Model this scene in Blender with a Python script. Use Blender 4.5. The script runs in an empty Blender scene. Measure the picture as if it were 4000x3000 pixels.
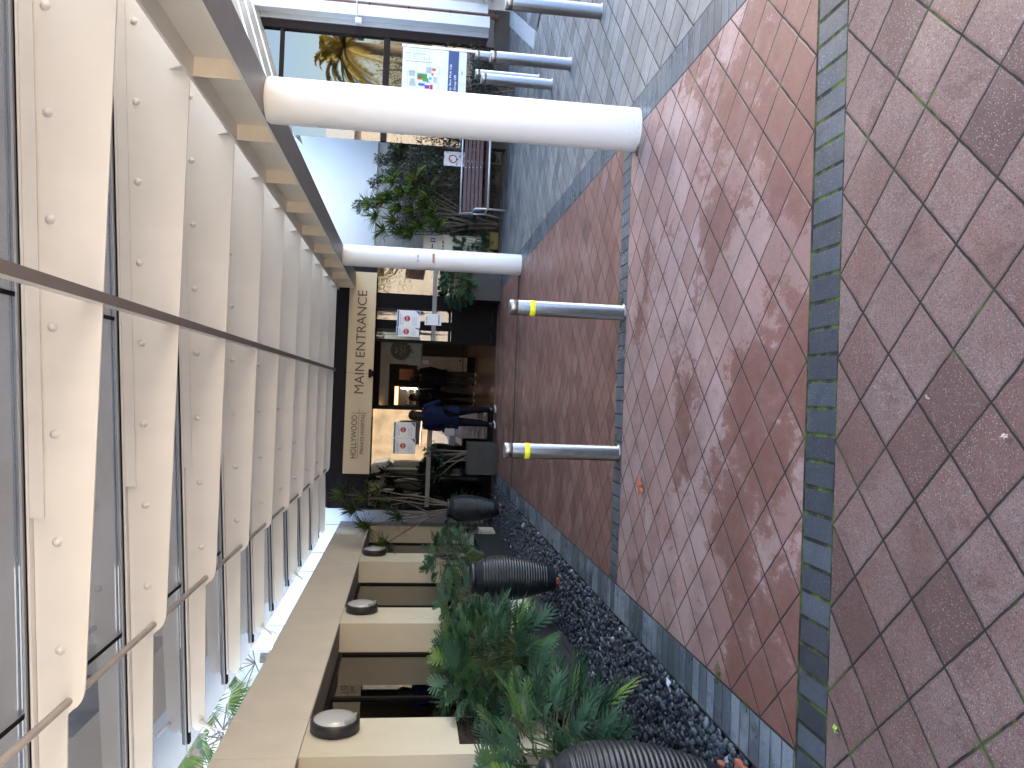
import bpy, bmesh, math, random
import numpy as np
from mathutils import Vector, Matrix
R = random.Random(7)
sc = bpy.context.scene
COL = sc.collection
PI = math.pi

# ------------------------------------------------------------------ camera, world, sun, exposure
F, YAW, PITCH, ROLL, CAMZ = 3073.74, .0163, .1275, -.039, 1.6771
def cam_axes():
    cy, sy, cp, sp = math.cos(YAW), math.sin(YAW), math.cos(PITCH), math.sin(PITCH)
    fwd = Vector((sy*cp, cy*cp, -sp)); right = Vector((cy, -sy, 0)); down = fwd.cross(right)
    c, s = math.cos(ROLL), math.sin(ROLL)
    return c*right + s*down, -s*right + c*down, fwd
r2, d2, fw = cam_axes()
cd = bpy.data.cameras.new('camera'); cam = bpy.data.objects.new('camera', cd); COL.objects.link(cam)
m = Matrix((( d2.x, r2.x, -fw.x, 0), (d2.y, r2.y, -fw.y, 0), (d2.z, r2.z, -fw.z, CAMZ), (0, 0, 0, 1)))
cam.matrix_world = m
cd.sensor_width = 36; cd.sensor_fit = 'HORIZONTAL'; cd.lens = 36*F/4000; cd.clip_end = 600; cd.clip_start = .05
sc.camera = cam
SUN_EL, SUN_AZ = math.radians(33), math.radians(28)      # azimuth measured from +Y towards +X
w = bpy.data.worlds.new('World'); sc.world = w; w.use_nodes = True
nt = w.node_tree; bg = nt.nodes['Background']; sky = nt.nodes.new('ShaderNodeTexSky'); sky.sky_type = 'NISHITA'
sky.sun_disc = False; sky.sun_elevation = SUN_EL; sky.sun_rotation = SUN_AZ; sky.air_density = 1.0; sky.dust_density = 2.6; sky.ozone_density = .8
nt.links.new(sky.outputs[0], bg.inputs[0]); bg.inputs[1].default_value = .15
sd = bpy.data.lights.new('sun', 'SUN'); sd.energy = 5.0; sd.angle = math.radians(.5); sd.color = (1, .88, .72)
so = bpy.data.objects.new('sun', sd); COL.objects.link(so)
sdir = Vector((math.sin(SUN_AZ)*math.cos(SUN_EL), math.cos(SUN_AZ)*math.cos(SUN_EL), math.sin(SUN_EL)))
so.rotation_euler = (-sdir).to_track_quat('-Z', 'Y').to_euler()
sc.render.engine = 'CYCLES'
sc.view_settings.view_transform = 'Standard'; sc.view_settings.look = 'None'; sc.view_settings.gamma = 1
sc.view_settings.exposure = 3.2
sc.cycles.max_bounces = 8

# ------------------------------------------------------------------ material helpers
class NG:
    def __init__(s, name, rough=.6, metal=0, spec=.5):
        s.m = bpy.data.materials.new(name); s.m.use_nodes = True; s.t = s.m.node_tree
        s.b = s.t.nodes['Principled BSDF']; s.b.inputs['Roughness'].default_value = rough
        s.b.inputs['Metallic'].default_value = metal; s.b.inputs['Specular IOR Level'].default_value = spec
        s._o = None
    def n(s, typ, **k):
        nd = s.t.nodes.new(typ)
        for a, b in k.items(): setattr(nd, a, b)
        return nd
    def put(s, sock, v):
        if isinstance(v, bpy.types.NodeSocket): s.t.links.new(v, sock)
        elif isinstance(v, (tuple, list)) and len(v) == 3 and sock.type == 'RGBA': sock.default_value = (*v, 1)
        else: sock.default_value = v
    def M(s, op, a, b=0.0, c=None):
        nd = s.n('ShaderNodeMath', operation=op); s.put(nd.inputs[0], a); s.put(nd.inputs[1], b)
        if c is not None: s.put(nd.inputs[2], c)
        return nd.outputs[0]
    def obj(s):
        if s._o is None: s._o = s.n('ShaderNodeTexCoord').outputs['Object']
        return s._o
    def xyz(s, v=None):
        nd = s.n('ShaderNodeSeparateXYZ'); s.put(nd.inputs[0], v or s.obj()); return nd.outputs
    def comb(s, x, y, z=0.0):
        nd = s.n('ShaderNodeCombineXYZ'); s.put(nd.inputs[0], x); s.put(nd.inputs[1], y); s.put(nd.inputs[2], z); return nd.outputs[0]
    def scale(s, v, k):
        nd = s.n('ShaderNodeVectorMath', operation='MULTIPLY'); s.put(nd.inputs[0], v); nd.inputs[1].default_value = k; return nd.outputs[0]
    def noise(s, sc_, det=3, rough=.5, vec=None, col=False):
        nd = s.n('ShaderNodeTexNoise'); s.put(nd.inputs['Vector'], vec or s.obj()); nd.inputs['Scale'].default_value = sc_
        nd.inputs['Detail'].default_value = det; nd.inputs['Roughness'].default_value = rough
        return nd.outputs[1 if col else 0]
    def white(s, vec, col=False):
        nd = s.n('ShaderNodeTexWhiteNoise', noise_dimensions='3D'); s.put(nd.inputs[0], vec); return nd.outputs[1 if col else 0]
    def ramp(s, f, stops, interp='LINEAR'):
        nd = s.n('ShaderNodeValToRGB'); s.put(nd.inputs[0], f); cr = nd.color_ramp; cr.interpolation = interp
        while len(cr.elements) < len(stops): cr.elements.new(.5)
        for e, (p, c) in zip(cr.elements, stops):
            e.position = p; e.color = (*(c if isinstance(c, (tuple, list)) else (c, c, c)), 1)
        return nd.outputs[0]
    def mix(s, f, a, b, bt='MIX'):
        nd = s.n('ShaderNodeMix', data_type='RGBA', blend_type=bt); s.put(nd.inputs[0], f); s.put(nd.inputs[6], a); s.put(nd.inputs[7], b)
        return nd.outputs[2]
    def attr(s, name):
        return s.n('ShaderNodeAttribute', attribute_name=name).outputs['Fac']
    def bump(s, h, strength=.3, dist=.01):
        nd = s.n('ShaderNodeBump'); s.put(nd.inputs['Height'], h); nd.inputs['Strength'].default_value = strength
        nd.inputs['Distance'].default_value = dist; s.t.links.new(nd.outputs[0], s.b.inputs['Normal'])
    def col(s, c): s.put(s.b.inputs['Base Color'], c); return s
    def rgh(s, c): s.put(s.b.inputs['Roughness'], c); return s

def plain(name, c, rough=.6, metal=0, var=.12, vs=6, spec=.5, bump=0, bs=60, grime=0):
    g = NG(name, rough, metal, spec); n = g.noise(vs, 4)
    k = g.ramp(n, [(.3, tuple(x*(1-var) for x in c)), (.7, tuple(min(1, x*(1+var)) for x in c))])
    if grime:
        gn = g.noise(2.2, 6, .65, g.scale(g.obj(), (1, 1, .35)))
        k = g.mix(g.ramp(gn, [(.5, 0.0), (.75, grime)]), k, tuple(x*.45 for x in c))
    g.col(k)
    if bump: g.bump(g.noise(bs, 3), bump, .004)
    return g.m

def leafmat(name, cols, rough=.45, trans=.0, spec=.4):
    g = NG(name, rough, 0, spec); a = g.attr('rnd')
    c = g.ramp(a, [(i/(len(cols)-1), c) for i, c in enumerate(cols)])
    c = g.mix(g.ramp(g.noise(9, 3), [(.35, 0.0), (.7, .35)]), c, tuple(x*.55 for x in cols[0]))
    g.col(c)
    if trans:
        tr = g.n('ShaderNodeBsdfTranslucent'); g.put(tr.inputs[0], c); mx = g.n('ShaderNodeMixShader'); mx.inputs[0].default_value = trans
        g.t.links.new(g.b.outputs[0], mx.inputs[1]); g.t.links.new(tr.outputs[0], mx.inputs[2])
        g.t.links.new(mx.outputs[0], g.t.nodes['Material Output'].inputs[0])
    return g.m

def paver_mat(name, base, pale, dark, x0, y0, pale_amt, speck, joint_w=.022, moss=.5, kind='diamond', rough=.6, seed=0., axis='x', stain=None):
    g = NG(name, rough, 0, .24); P = g.xyz(); o = g.obj()
    wob = g.M('MULTIPLY', g.M('SUBTRACT', g.noise(14, 2), .5), .035)
    if kind == 'diamond':
        a = g.M('DIVIDE', g.M('SUBTRACT', P[0], x0), .33); b = g.M('DIVIDE', g.M('SUBTRACT', P[1], y0), .336)
        u = g.M('ADD', g.M('ADD', a, b), wob); v = g.M('ADD', g.M('SUBTRACT', a, b), wob)
        fu = g.M('FRACT', u); fv = g.M('FRACT', v)
        du = g.M('MINIMUM', fu, g.M('SUBTRACT', 1.0, fu)); dv = g.M('MINIMUM', fv, g.M('SUBTRACT', 1.0, fv))
        d = g.M('MINIMUM', du, dv); cell = g.comb(g.M('FLOOR', u), g.M('FLOOR', v), seed)
    else:
        c = P[0] if axis == 'x' else P[1]; c2 = P[1] if axis == 'x' else P[0]
        u = g.M('DIVIDE', g.M('SUBTRACT', c, x0), .11); fu = g.M('FRACT', u)
        wv = g.M('DIVIDE', g.M('SUBTRACT', c2, y0), .24)
        d = g.M('MINIMUM', g.M('MULTIPLY', g.M('MINIMUM', fu, g.M('SUBTRACT', 1.0, fu)), .5), g.M('MINIMUM', wv, g.M('SUBTRACT', 1.0, wv)))
        cell = g.comb(g.M('FLOOR', u), 0.0, seed)
    rnd = g.white(cell)
    col = g.ramp(rnd, [(0, dark), (.3, base), (.62, tuple(x*1.12 for x in base)), (1, tuple((x+y)/2 for x, y in zip(base, pale)))])
    big = g.noise(1.1, 3, .55); fine = g.noise(9, 6, .7); f2 = g.noise(38, 5, .7)
    patch = g.M('ADD', g.M('MULTIPLY', big, .55), g.M('ADD', g.M('MULTIPLY', fine, .35), g.M('MULTIPLY', g.white(cell), .16)))
    col = g.mix(g.ramp(patch, [(.50, 0.0), (.56, pale_amt)]), col, pale)
    wear = g.noise(5.5, 7, .75, g.scale(o, (1, .55, 1)))
    col = g.mix(g.ramp(wear, [(.55, 0.0), (.62, .55)]), col, tuple(x*.62 for x in base))
    col = g.mix(g.ramp(f2, [(.3, .28), (.6, 0.0)]), col, tuple(x*.5 for x in base))
    big2 = g.noise(1.9, 4, .6)
    col = g.mix(g.ramp(big2, [(.38, .42), (.56, 0.0)]), col, tuple(x*.6 for x in base))
    if stain:
        sc_, ya, yb = stain
        yy = g.M('DIVIDE', g.M('SUBTRACT', P[1], ya), yb-ya)                 # old tread stains, heavier nearer the road
        sn = g.M('ADD', g.M('ADD', g.M('MULTIPLY', g.noise(1.0, 2), .62), g.M('MULTIPLY', g.noise(13, 8, .8, g.scale(o, (1, .6, 1))), .36)), g.M('MULTIPLY', g.white(cell), .07))
        sn = g.M('SUBTRACT', sn, g.M('MULTIPLY', yy, .19))
        col = g.mix(g.ramp(sn, [(.455, 0.0), (.475, .8), (.54, 1.0)]), col, sc_)
    if speck:
        vo = g.n('ShaderNodeTexVoronoi'); vo.inputs['Scale'].default_value = 170; g.put(vo.inputs['Vector'], o)
        vr = g.xyz(vo.outputs['Color'])
        sp = g.M('MULTIPLY', g.M('LESS_THAN', vo.outputs['Distance'], .34), g.M('GREATER_THAN', vr[0], 1-speck))
        sp = g.M('MULTIPLY', sp, g.ramp(g.noise(3, 3), [(.35, .25), (.6, 1.0)]))
        col = g.mix(g.M('MULTIPLY', sp, .42), col, (.5, .48, .46))
        sp2 = g.M('MULTIPLY', g.M('LESS_THAN', vo.outputs['Distance'], .4), g.M('LESS_THAN', vr[1], speck*.9))
        col = g.mix(g.M('MULTIPLY', sp2, .65), col, (.02, .02, .02))
    jw = g.M('MULTIPLY', g.ramp(g.noise(4, 3), [(.3, joint_w*.7), (.7, joint_w*1.25)]), 1.0)
    jm = g.M('LESS_THAN', d, jw)
    mo = g.ramp(g.noise(7, 5, .7), [(.46, (.018, .016, .014)), (.56, (.05, .075, .018)), (.75, (.085, .14, .02))]) if moss else (.02, .019, .018)
    if moss and moss < 1:
        mo = g.mix(g.ramp(g.noise(1.3, 3), [(.62-moss*.3, 0.0), (.7-moss*.3, 1.0)]), (.022, .02, .018), mo)
    edge = g.ramp(d, [(0.0, .45), (.07, 0.0)])
    col = g.mix(edge, col, tuple(x*.45 for x in base))
    col = g.mix(jm, col, mo); g.col(col)
    wet = g.ramp(g.noise(1.7, 4, .6), [(.4, rough-.18), (.62, rough+.12)]); g.rgh(g.mix(jm, wet, (.9, .9, .9)))
    h = g.M('ADD', g.M('MULTIPLY', g.M('MINIMUM', g.M('DIVIDE', d, .05), 1.0), 1.0), g.M('MULTIPLY', g.noise(120, 3, .7), .35 if speck else .1))
    h = g.M('ADD', h, g.M('MULTIPLY', rnd, .4))
    g.bump(h, .42, .005)
    return g.m

def glass_mat(name, tint, refl_rough=.0, base_dark=(.02, .018, .016), trans=.5, fres=1.5, extra=0.05):
    """window glass: part see-through, part mirror by angle"""
    m_ = bpy.data.materials.new(name); m_.use_nodes = True; t = m_.node_tree; t.nodes.clear()
    out = t.nodes.new('ShaderNodeOutputMaterial'); tr = t.nodes.new('ShaderNodeBsdfTransparent'); tr.inputs[0].default_value = (*tint, 1)
    gl = t.nodes.new('ShaderNodeBsdfGlossy'); gl.inputs['Roughness'].default_value = refl_rough; gl.inputs[0].default_value = (1, 1, 1, 1)
    fr = t.nodes.new('ShaderNodeFresnel'); fr.inputs[0].default_value = fres
    ad = t.nodes.new('ShaderNodeMath'); ad.operation = 'ADD'; ad.inputs[1].default_value = extra; ad.use_clamp = True; t.links.new(fr.outputs[0], ad.inputs[0])
    nz = t.nodes.new('ShaderNodeTexNoise'); nz.inputs['Scale'].default_value = .9; bp = t.nodes.new('ShaderNodeBump')
    bp.inputs['Strength'].default_value = .05; bp.inputs['Distance'].default_value = .05
    t.links.new(nz.outputs[0], bp.inputs['Height']); t.links.new(bp.outputs[0], gl.inputs['Normal'])
    mx = t.nodes.new('ShaderNodeMixShader'); t.links.new(ad.outputs[0], mx.inputs[0]); t.links.new(tr.outputs[0], mx.inputs[1]); t.links.new(gl.outputs[0], mx.inputs[2])
    t.links.new(mx.outputs[0], out.inputs[0]); return m_

def dusty(m_, amt, c=(.5, .5, .5)):
    t = m_.node_tree; out = [n for n in t.nodes if n.type == 'OUTPUT_MATERIAL'][0]; src = out.inputs[0].links[0].from_socket
    a = t.nodes.new('ShaderNodeBsdfDiffuse'); a.inputs[0].default_value = (*c, 1); b = t.nodes.new('ShaderNodeBsdfTranslucent'); b.inputs[0].default_value = (*c, 1)
    m1 = t.nodes.new('ShaderNodeMixShader'); m1.inputs[0].default_value = .5; t.links.new(a.outputs[0], m1.inputs[1]); t.links.new(b.outputs[0], m1.inputs[2])
    nz = t.nodes.new('ShaderNodeTexNoise'); nz.inputs['Scale'].default_value = 2.5; nz.inputs['Detail'].default_value = 6; rp = t.nodes.new('ShaderNodeValToRGB')
    rp.color_ramp.elements[0].position = .35; rp.color_ramp.elements[0].color = (amt*.7,)*3+(1,); rp.color_ramp.elements[1].position = .7; rp.color_ramp.elements[1].color = (amt*1.3,)*3+(1,); t.links.new(nz.outputs[0], rp.inputs[0])
    m2 = t.nodes.new('ShaderNodeMixShader'); t.links.new(rp.outputs[0], m2.inputs[0]); t.links.new(src, m2.inputs[1]); t.links.new(m1.outputs[0], m2.inputs[2]); t.links.new(m2.outputs[0], out.inputs[0]); return m_
def emis(name, c, e):
    g = NG(name); g.col(c); g.put(g.b.inputs['Emission Color'], c); g.b.inputs['Emission Strength'].default_value = e; return g.m

# ------------------------------------------------------------------ mesh helpers
class MB:
    def __init__(s): s.v = []; s.f = []; s.r = []; s.sm = []
    def add(s, vs, fs, rnd=0., smooth=False):
        k = len(s.v); s.v += [tuple(v) for v in vs]; s.f += [tuple(i+k for i in f) for f in fs]
        s.r += [rnd]*len(fs); s.sm += [smooth]*len(fs); return s
    def box(s, x0, x1, y0, y1, z0, z1, rnd=0.):
        if x0 > x1: x0, x1 = x1, x0
        if y0 > y1: y0, y1 = y1, y0
        v = [(x, y, z) for z in (z0, z1) for y in (y0, y1) for x in (x0, x1)]
        return s.add(v, [(0, 2, 3, 1), (4, 5, 7, 6), (0, 1, 5, 4), (2, 6, 7, 3), (0, 4, 6, 2), (1, 3, 7, 5)], rnd)
    def bbox(s, x0, x1, y0, y1, z0, z1, b=.006, rnd=0.):
        """box with chamfered edges"""
        bm = bmesh.new(); bmesh.ops.create_cube(bm, size=1)
        for v in bm.verts: v.co = Vector(((x0+x1)/2+v.co.x*abs(x1-x0), (y0+y1)/2+v.co.y*abs(y1-y0), (z0+z1)/2+v.co.z*(z1-z0)))
        bmesh.ops.bevel(bm, geom=list(bm.edges), offset=b, segments=2, affect='EDGES', profile=.6)
        bm.verts.index_update(); s.add([v.co[:] for v in bm.verts], [[v.index for v in f.verts] for f in bm.faces], rnd); bm.free(); return s
    def quad(s, a, b, c, d, rnd=0.): return s.add([a, b, c, d], [(0, 1, 2, 3)], rnd)
    def prism(s, pts, axis, a, b, rnd=0., smooth=False):
        """pts 2D polygon; axis 'y': pts=(x,z); 'x': pts=(y,z); 'z': pts=(x,y)"""
        f = {'y': lambda p, t: (p[0], t, p[1]), 'x': lambda p, t: (t, p[0], p[1]), 'z': lambda p, t: (p[0], p[1], t)}[axis]
        n = len(pts); v = [f(p, a) for p in pts]+[f(p, b) for p in pts]
        fs = [tuple(range(n)), tuple(range(2*n-1, n-1, -1))]+[(i, i+n, (i+1) % n+n, (i+1) % n) for i in range(n)]
        return s.add(v, fs, rnd, smooth)
    def tube(s, pts, rad, n=10, rnd=0., cap=True):
        pts = [Vector(p) for p in pts]; rad = rad if isinstance(rad, (list, tuple)) else [rad]*len(pts)
        vs = []; up = None
        for i, p in enumerate(pts):
            d = (pts[min(i+1, len(pts)-1)]-pts[max(i-1, 0)]).normalized()
            if up is None: up = d.orthogonal().normalized()
            up = (up-d*up.dot(d)).normalized() if (up-d*up.dot(d)).length > 1e-5 else d.orthogonal().normalized()
            w_ = d.cross(up)
            for k in range(n): vs.append(p+(up*math.cos(2*PI*k/n)+w_*math.sin(2*PI*k/n))*rad[i])
        fs = [(i*n+k, i*n+(k+1) % n, (i+1)*n+(k+1) % n, (i+1)*n+k) for i in range(len(pts)-1) for k in range(n)]
        s.add(vs, fs, rnd, True)
        if cap:
            k0 = len(s.v)-len(vs); s.f += [tuple(k0+k for k in range(n))[::-1], tuple(k0+(len(pts)-1)*n+k for k in range(n))]; s.r += [rnd]*2; s.sm += [False]*2
        return s
    def lathe(s, cx, cy, prof, n=32, rnd=0., smooth=True):
        vs = [(cx+r*math.cos(2*PI*k/n), cy+r*math.sin(2*PI*k/n), z) for r, z in prof for k in range(n)]
        fs = [(i*n+k, i*n+(k+1) % n, (i+1)*n+(k+1) % n, (i+1)*n+k) for i in range(len(prof)-1) for k in range(n)]
        s.add(vs, fs, rnd, smooth); return s
    def ell(s, c, r, rot=None, rnd=0., nu=8, nv=5):
        vs = []; fs = []
        for i in range(nv+1):
            ph = PI*i/nv
            for k in range(nu):
                p = Vector((math.sin(ph)*math.cos(2*PI*k/nu)*r[0], math.sin(ph)*math.sin(2*PI*k/nu)*r[1], math.cos(ph)*r[2]))
                if rot: p = rot @ p
                vs.append((c[0]+p.x, c[1]+p.y, c[2]+p.z))
        for i in range(nv):
            for k in range(nu): fs.append((i*nu+k, (i+1)*nu+k, (i+1)*nu+(k+1) % nu, i*nu+(k+1) % nu))
        return s.add(vs, fs, rnd, True)
    def build(s, name, mat, parent=None, label=None):
        me = bpy.data.meshes.new(name); off = parent_loc(parent)
        me.from_pydata([(v[0]-off[0], v[1]-off[1], v[2]-off[2]) for v in s.v], [], s.f); me.validate(); 
        if len(me.polygons) == len(s.f):
            me.polygons.foreach_set('use_smooth', s.sm)
            a = me.attributes.new('rnd', 'FLOAT', 'FACE'); a.data.foreach_set('value', s.r)
        me.materials.append(mat); o = bpy.data.objects.new(name, me); COL.objects.link(o)
        if parent: o.parent = parent
        if label: o['label'] = label
        return o
def parent_loc(p):
    l = Vector((0, 0, 0))
    while p is not None: l += p.location; p = p.parent
    return l
def thing(name, label, cat, loc=(0, 0, 0), group=None):
    o = bpy.data.objects.new(name, None); o.empty_display_size = .1; COL.objects.link(o); o.location = loc
    o['label'] = label; o['category'] = cat
    if group: o['group'] = group
    return o
def tag(o, label=None, cat=None, group=None, kind=None):
    if label: o['label'] = label
    if cat: o['category'] = cat
    if group: o['group'] = group
    if kind: o['kind'] = kind
    return o
def copy_tree(o, loc=None, label=None, parent=None):
    c = o.copy(); COL.objects.link(c)
    if parent: c.parent = parent
    if loc is not None: c.location = loc
    if label: c['label'] = label
    for ch in list(o.children): copy_tree(ch, parent=c)
    return c
def text(name, s, x0, x1, z0, z1, y, mat, parent, depth=.006, bold=0., label=None, rot90=False):
    """lettering facing -Y filling the given box"""
    cu = bpy.data.curves.new('t', 'FONT'); cu.body = s; cu.extrude = .5; cu.offset = bold; cu.resolution_u = 4; cu.align_x = 'CENTER'
    o = bpy.data.objects.new('t', cu); COL.objects.link(o); dg = bpy.context.evaluated_depsgraph_get(); dg.update()
    me = bpy.data.meshes.new_from_object(o.evaluated_get(dg)); bpy.data.objects.remove(o)
    V = np.array([v.co[:] for v in me.vertices]); mn, mx = V.min(0), V.max(0); off = parent_loc(parent)
    for v in me.vertices:
        a = (v.co.x-mn[0])/(mx[0]-mn[0]); b = (v.co.y-mn[1])/(mx[1]-mn[1]); c = v.co.z
        v.co = (x0+a*(x1-x0)-off[0], y-c*depth-off[1], z0+b*(z1-z0)-off[2])
    me.materials.clear(); me.materials.append(mat); me.name = name
    ob = bpy.data.objects.new(name, me); COL.objects.link(ob)
    if parent: ob.parent = parent
    if label: ob['label'] = label
    return ob

def print_line(x0, x1, z0, z1, y, mat, parent, seed=0):
    """a line of print too small to read: word-long strokes"""
    rr = random.Random(seed+int(z0*1000)); mb = MB(); x = x0; h = z1-z0
    while x < x1-h: w_ = min(x1-x, h*rr.uniform(1.2, 3.6)); mb.box(x, x+w_, y-.001, y, z0+h*.2, z1-h*.15); x += w_+h*.55
    return mb.build('small_print', mat, parent)
# ------------------------------------------------------------------ common materials
M = {}
g_ = NG('cream_steel', .38); x_ = g_.xyz()[0]
base_ = g_.ramp(g_.noise(2.2, 4), [(.3, (.765, .75, .715)), (.7, (.81, .795, .76))])
sp_ = g_.ramp(g_.noise(26, 7, .8), [(.66, 0.0), (.72, .7)]); zone = g_.ramp(g_.noise(1.1, 3), [(.5, 0.0), (.62, 1.0)])
base_ = g_.mix(g_.M('MULTIPLY', sp_, zone), base_, (.33, .25, .17))
base_ = g_.mix(g_.ramp(g_.noise(2.2, 6, .65, g_.scale(g_.obj(), (1, 1, .35))), [(.5, 0.0), (.75, .12)]), base_, (.36, .34, .3))
g_.col(base_); M['cream_steel'] = g_.m
g_ = NG('column_white', .33); z_ = g_.xyz()[2]
low = g_.M('MULTIPLY', g_.ramp(z_, [(.0, .9), (.16, .0)]), g_.ramp(g_.noise(30, 6, .8, g_.scale(g_.obj(), (1, 1, 1.6))), [(.56, 0.0), (.66, 1.0)]))
g_.col(g_.mix(low, g_.ramp(g_.noise(3, 4), [(.3, (.72, .725, .72)), (.7, (.76, .76, .755))]), (.22, .19, .14))); g_.bump(g_.noise(40, 2), .03, .003)
M['col_white'] = g_.m
M['stainless'] = plain('stainless', (.27, .265, .26), .3, 1, var=.06, vs=40)
M['yellow'] = plain('yellow_tape', (.85, .85, .02), .45, var=.04)
M['rubber'] = plain('black_rubber', (.012, .012, .013), .8, spec=.1)
M['cream_wall'] = plain('cream_render', (.66, .60, .47), .75, var=.04, vs=3, bump=.15, bs=220, grime=.07)
M['cream_wall2'] = plain('cream_panel', (.70, .65, .54), .6, var=.04, vs=3, grime=.08)
M['white_wall'] = plain('white_render', (.74, .76, .77), .7, var=.02, vs=2, bump=.08, bs=150, grime=.04)
M['beige_wall'] = plain('beige_render', (.52, .50, .45), .8, var=.05, grime=.1)
M['dark_frame'] = plain('dark_bronze_frame', (.015, .010, .010), .5, 0, var=.1, spec=.12)
M['black_frame'] = plain('black_frame', (.005, .005, .006), .5, spec=.06)
M['slate_box'] = plain('charcoal_planter', (.020, .024, .028), .5, var=.25, vs=5, bump=.2, bs=40)
M['soil'] = plain('soil', (.05, .038, .03), .95, var=.5, vs=18, bump=.8, bs=30)
M['grey_paint'] = plain('grey_paint', (.36, .37, .38), .5, var=.05)
M['silver_grey'] = plain('silver_grey', (.42, .44, .46), .6, var=.05)
M['silver'] = plain('silver_frame', (.55, .57, .6), .35, .6, var=.05)
M['pipe'] = plain('brown_pipe', (.20, .085, .065), .45, var=.1)
M['wood_dark'] = plain('jarrah_slats', (.075, .028, .024), .5, var=.35, vs=14)
M['bark'] = plain('bark', (.16, .13, .10), .85, var=.35, vs=20, bump=.6, bs=50)
M['bark_grey'] = plain('grey_bark', (.12, .10, .085), .8, var=.3, vs=25, bump=.6, bs=50)
M['paper'] = plain('white_paper', (.75, .77, .80), .5, var=.02)
M['blue_ink'] = plain('blue_ink', (.03, .13, .38), .5, var=.05)
M['navy_ink'] = plain('navy_ink', (.006, .05, .19), .4, var=.05)
M['red_ink'] = plain('red_ink', (.42, .02, .03), .5, var=.05)
M['black_ink'] = plain('black_ink', (.03, .03, .03), .5, var=.05)
M['grey_ink'] = plain('grey_ink', (.28, .32, .37), .5, var=.05)
M['brown_metal'] = plain('brown_metal', (.25, .22, .20), .5, .0, var=.06)

# ------------------------------------------------------------------ SETTING: ground, paths, bands, kerb, pebbles
def sheet(name, polys, mat, z=0., sub=0):
    mb = MB()
    for p in polys:
        if len(p) == 4 and not isinstance(p[0], (tuple, list)):
            x0, x1, y0, y1 = p; mb.quad((x0, y0, z), (x1, y0, z), (x1, y1, z), (x0, y1, z))
        else: mb.add([(a, b, z) for a, b in p], [tuple(range(len(p)))])
    return tag(mb.build(name, mat), kind='structure')
sheet('ground', [(-150, 150, -150, 150)], plain('ground_mat', (.52, .45, .37), .9, var=.15, vs=.5, bump=.2), -.05)
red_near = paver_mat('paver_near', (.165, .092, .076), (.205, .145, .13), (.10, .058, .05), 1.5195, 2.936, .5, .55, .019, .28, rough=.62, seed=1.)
red_mid = paver_mat('paver_mid', (.32, .198, .175), (.37, .26, .24), (.27, .155, .135), 1.5195, 3.18, .9, .06, .017, .35, rough=.5, seed=2., stain=((.17, .078, .060), 3.1, 6.3))
red_far = paver_mat('paver_far', (.20, .098, .076), (.24, .145, .12), (.15, .075, .058), 1.5195, 6.32, .35, 0, .018, .15, rough=.5, seed=3.)
grey_pav = paver_mat('paver_grey', (.16, .165, .165), (.24, .25, .25), (.11, .11, .11), 2.385, 5.09, .4, .04, .022, .25, rough=.5, seed=4.)
slate_x = paver_mat('slate_cross', (.052, .060, .074), (.095, .113, .132), (.034, .039, .047), 0, 2.931, .3, .15, .038, 1., kind='band', rough=.48, seed=5.)
slate_x2 = paver_mat('slate_cross2', (.085, .10, .115), (.13, .15, .17), (.06, .07, .08), 0, 6.09, .3, 0, .02, .1, kind='band', rough=.42, seed=6.)
slate_y = paver_mat('slate_edge', (.11, .13, .15), (.24, .28, .32), (.075, .09, .10), 0, -1.70, .75, 0, .012, .25, kind='band', rough=.3, seed=7., axis='y')  # strong pale patches paint the bluish wet sheen into the slate
slate_yr = paver_mat('slate_edge_right', (.085, .10, .115), (.13, .15, .17), (.06, .07, .08), 0, 2.14, .3, 0, .012, .2, kind='band', rough=.4, seed=8., axis='y')
sheet('forecourt', [(-9, 9, -1.2, 2.931)], red_near)
sheet('path', [(-1.45, 2.135, 3.18, 6.09)], red_mid)
sheet('path', [(-1.45, 2.135, 6.325, 12.62), (-1.45, 2.135, 12.76, 15.75)], red_far)
sheet('paving_band', [(-1.705, 2.385, 2.931, 3.18)], slate_x)
sheet('paving_band', [(-1.45, 2.135, 6.09, 6.325), (-1.45, 2.135, 12.62, 12.76)], slate_x2)
sheet('paving_band', [(-1.705, -1.45, 3.18, 15.6)], slate_y)
sheet('paving_band', [(2.135, 2.385, 3.18, 15.6)], slate_yr)
sheet('pavement', [[(2.385, 2.931), (9, 2.931), (9, 4), (5.35, 11.9), (7.4, 15.55), (2.385, 15.6)]], grey_pav)
kb = MB(); kb.prism([(5.35, 11.9), (5.58, 11.8), (7.7, 15.45), (7.45, 15.6)], 'z', -.04, .012)
tag(kb.build('kerb', plain('kerb_conc', (.30, .32, .33), .7, var=.15, bump=.3)), kind='structure')
sheet('road', [[(5.6, 11.8), (9, 4), (14, 4), (16, 15.4), (7.7, 15.4)]], plain('road_asphalt', (.075, .08, .09), .8, var=.2, vs=8, bump=.5, bs=120), -.01)
mh = MB(); mh.lathe(6.45, 12.6, [(.0, .0), (.30, .0), (.30, -.004), (.34, -.004), (.34, -.02)], 32)
tag(mh.build('manhole_cover', M['grey_paint']), 'round manhole cover set in the asphalt beyond the kerb', 'manhole cover')
# garden beds
gb = MB(); gb.box(2.5, 15, 15.62, 22, -.04, .04); tag(gb.build('garden_bed', M['soil']), kind='structure')
pb = MB(); pb.box(-2.55, -1.705, -2, 16, -.06, -.03); tag(pb.build('pebble_bed_floor', M['soil']), kind='structure')
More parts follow.
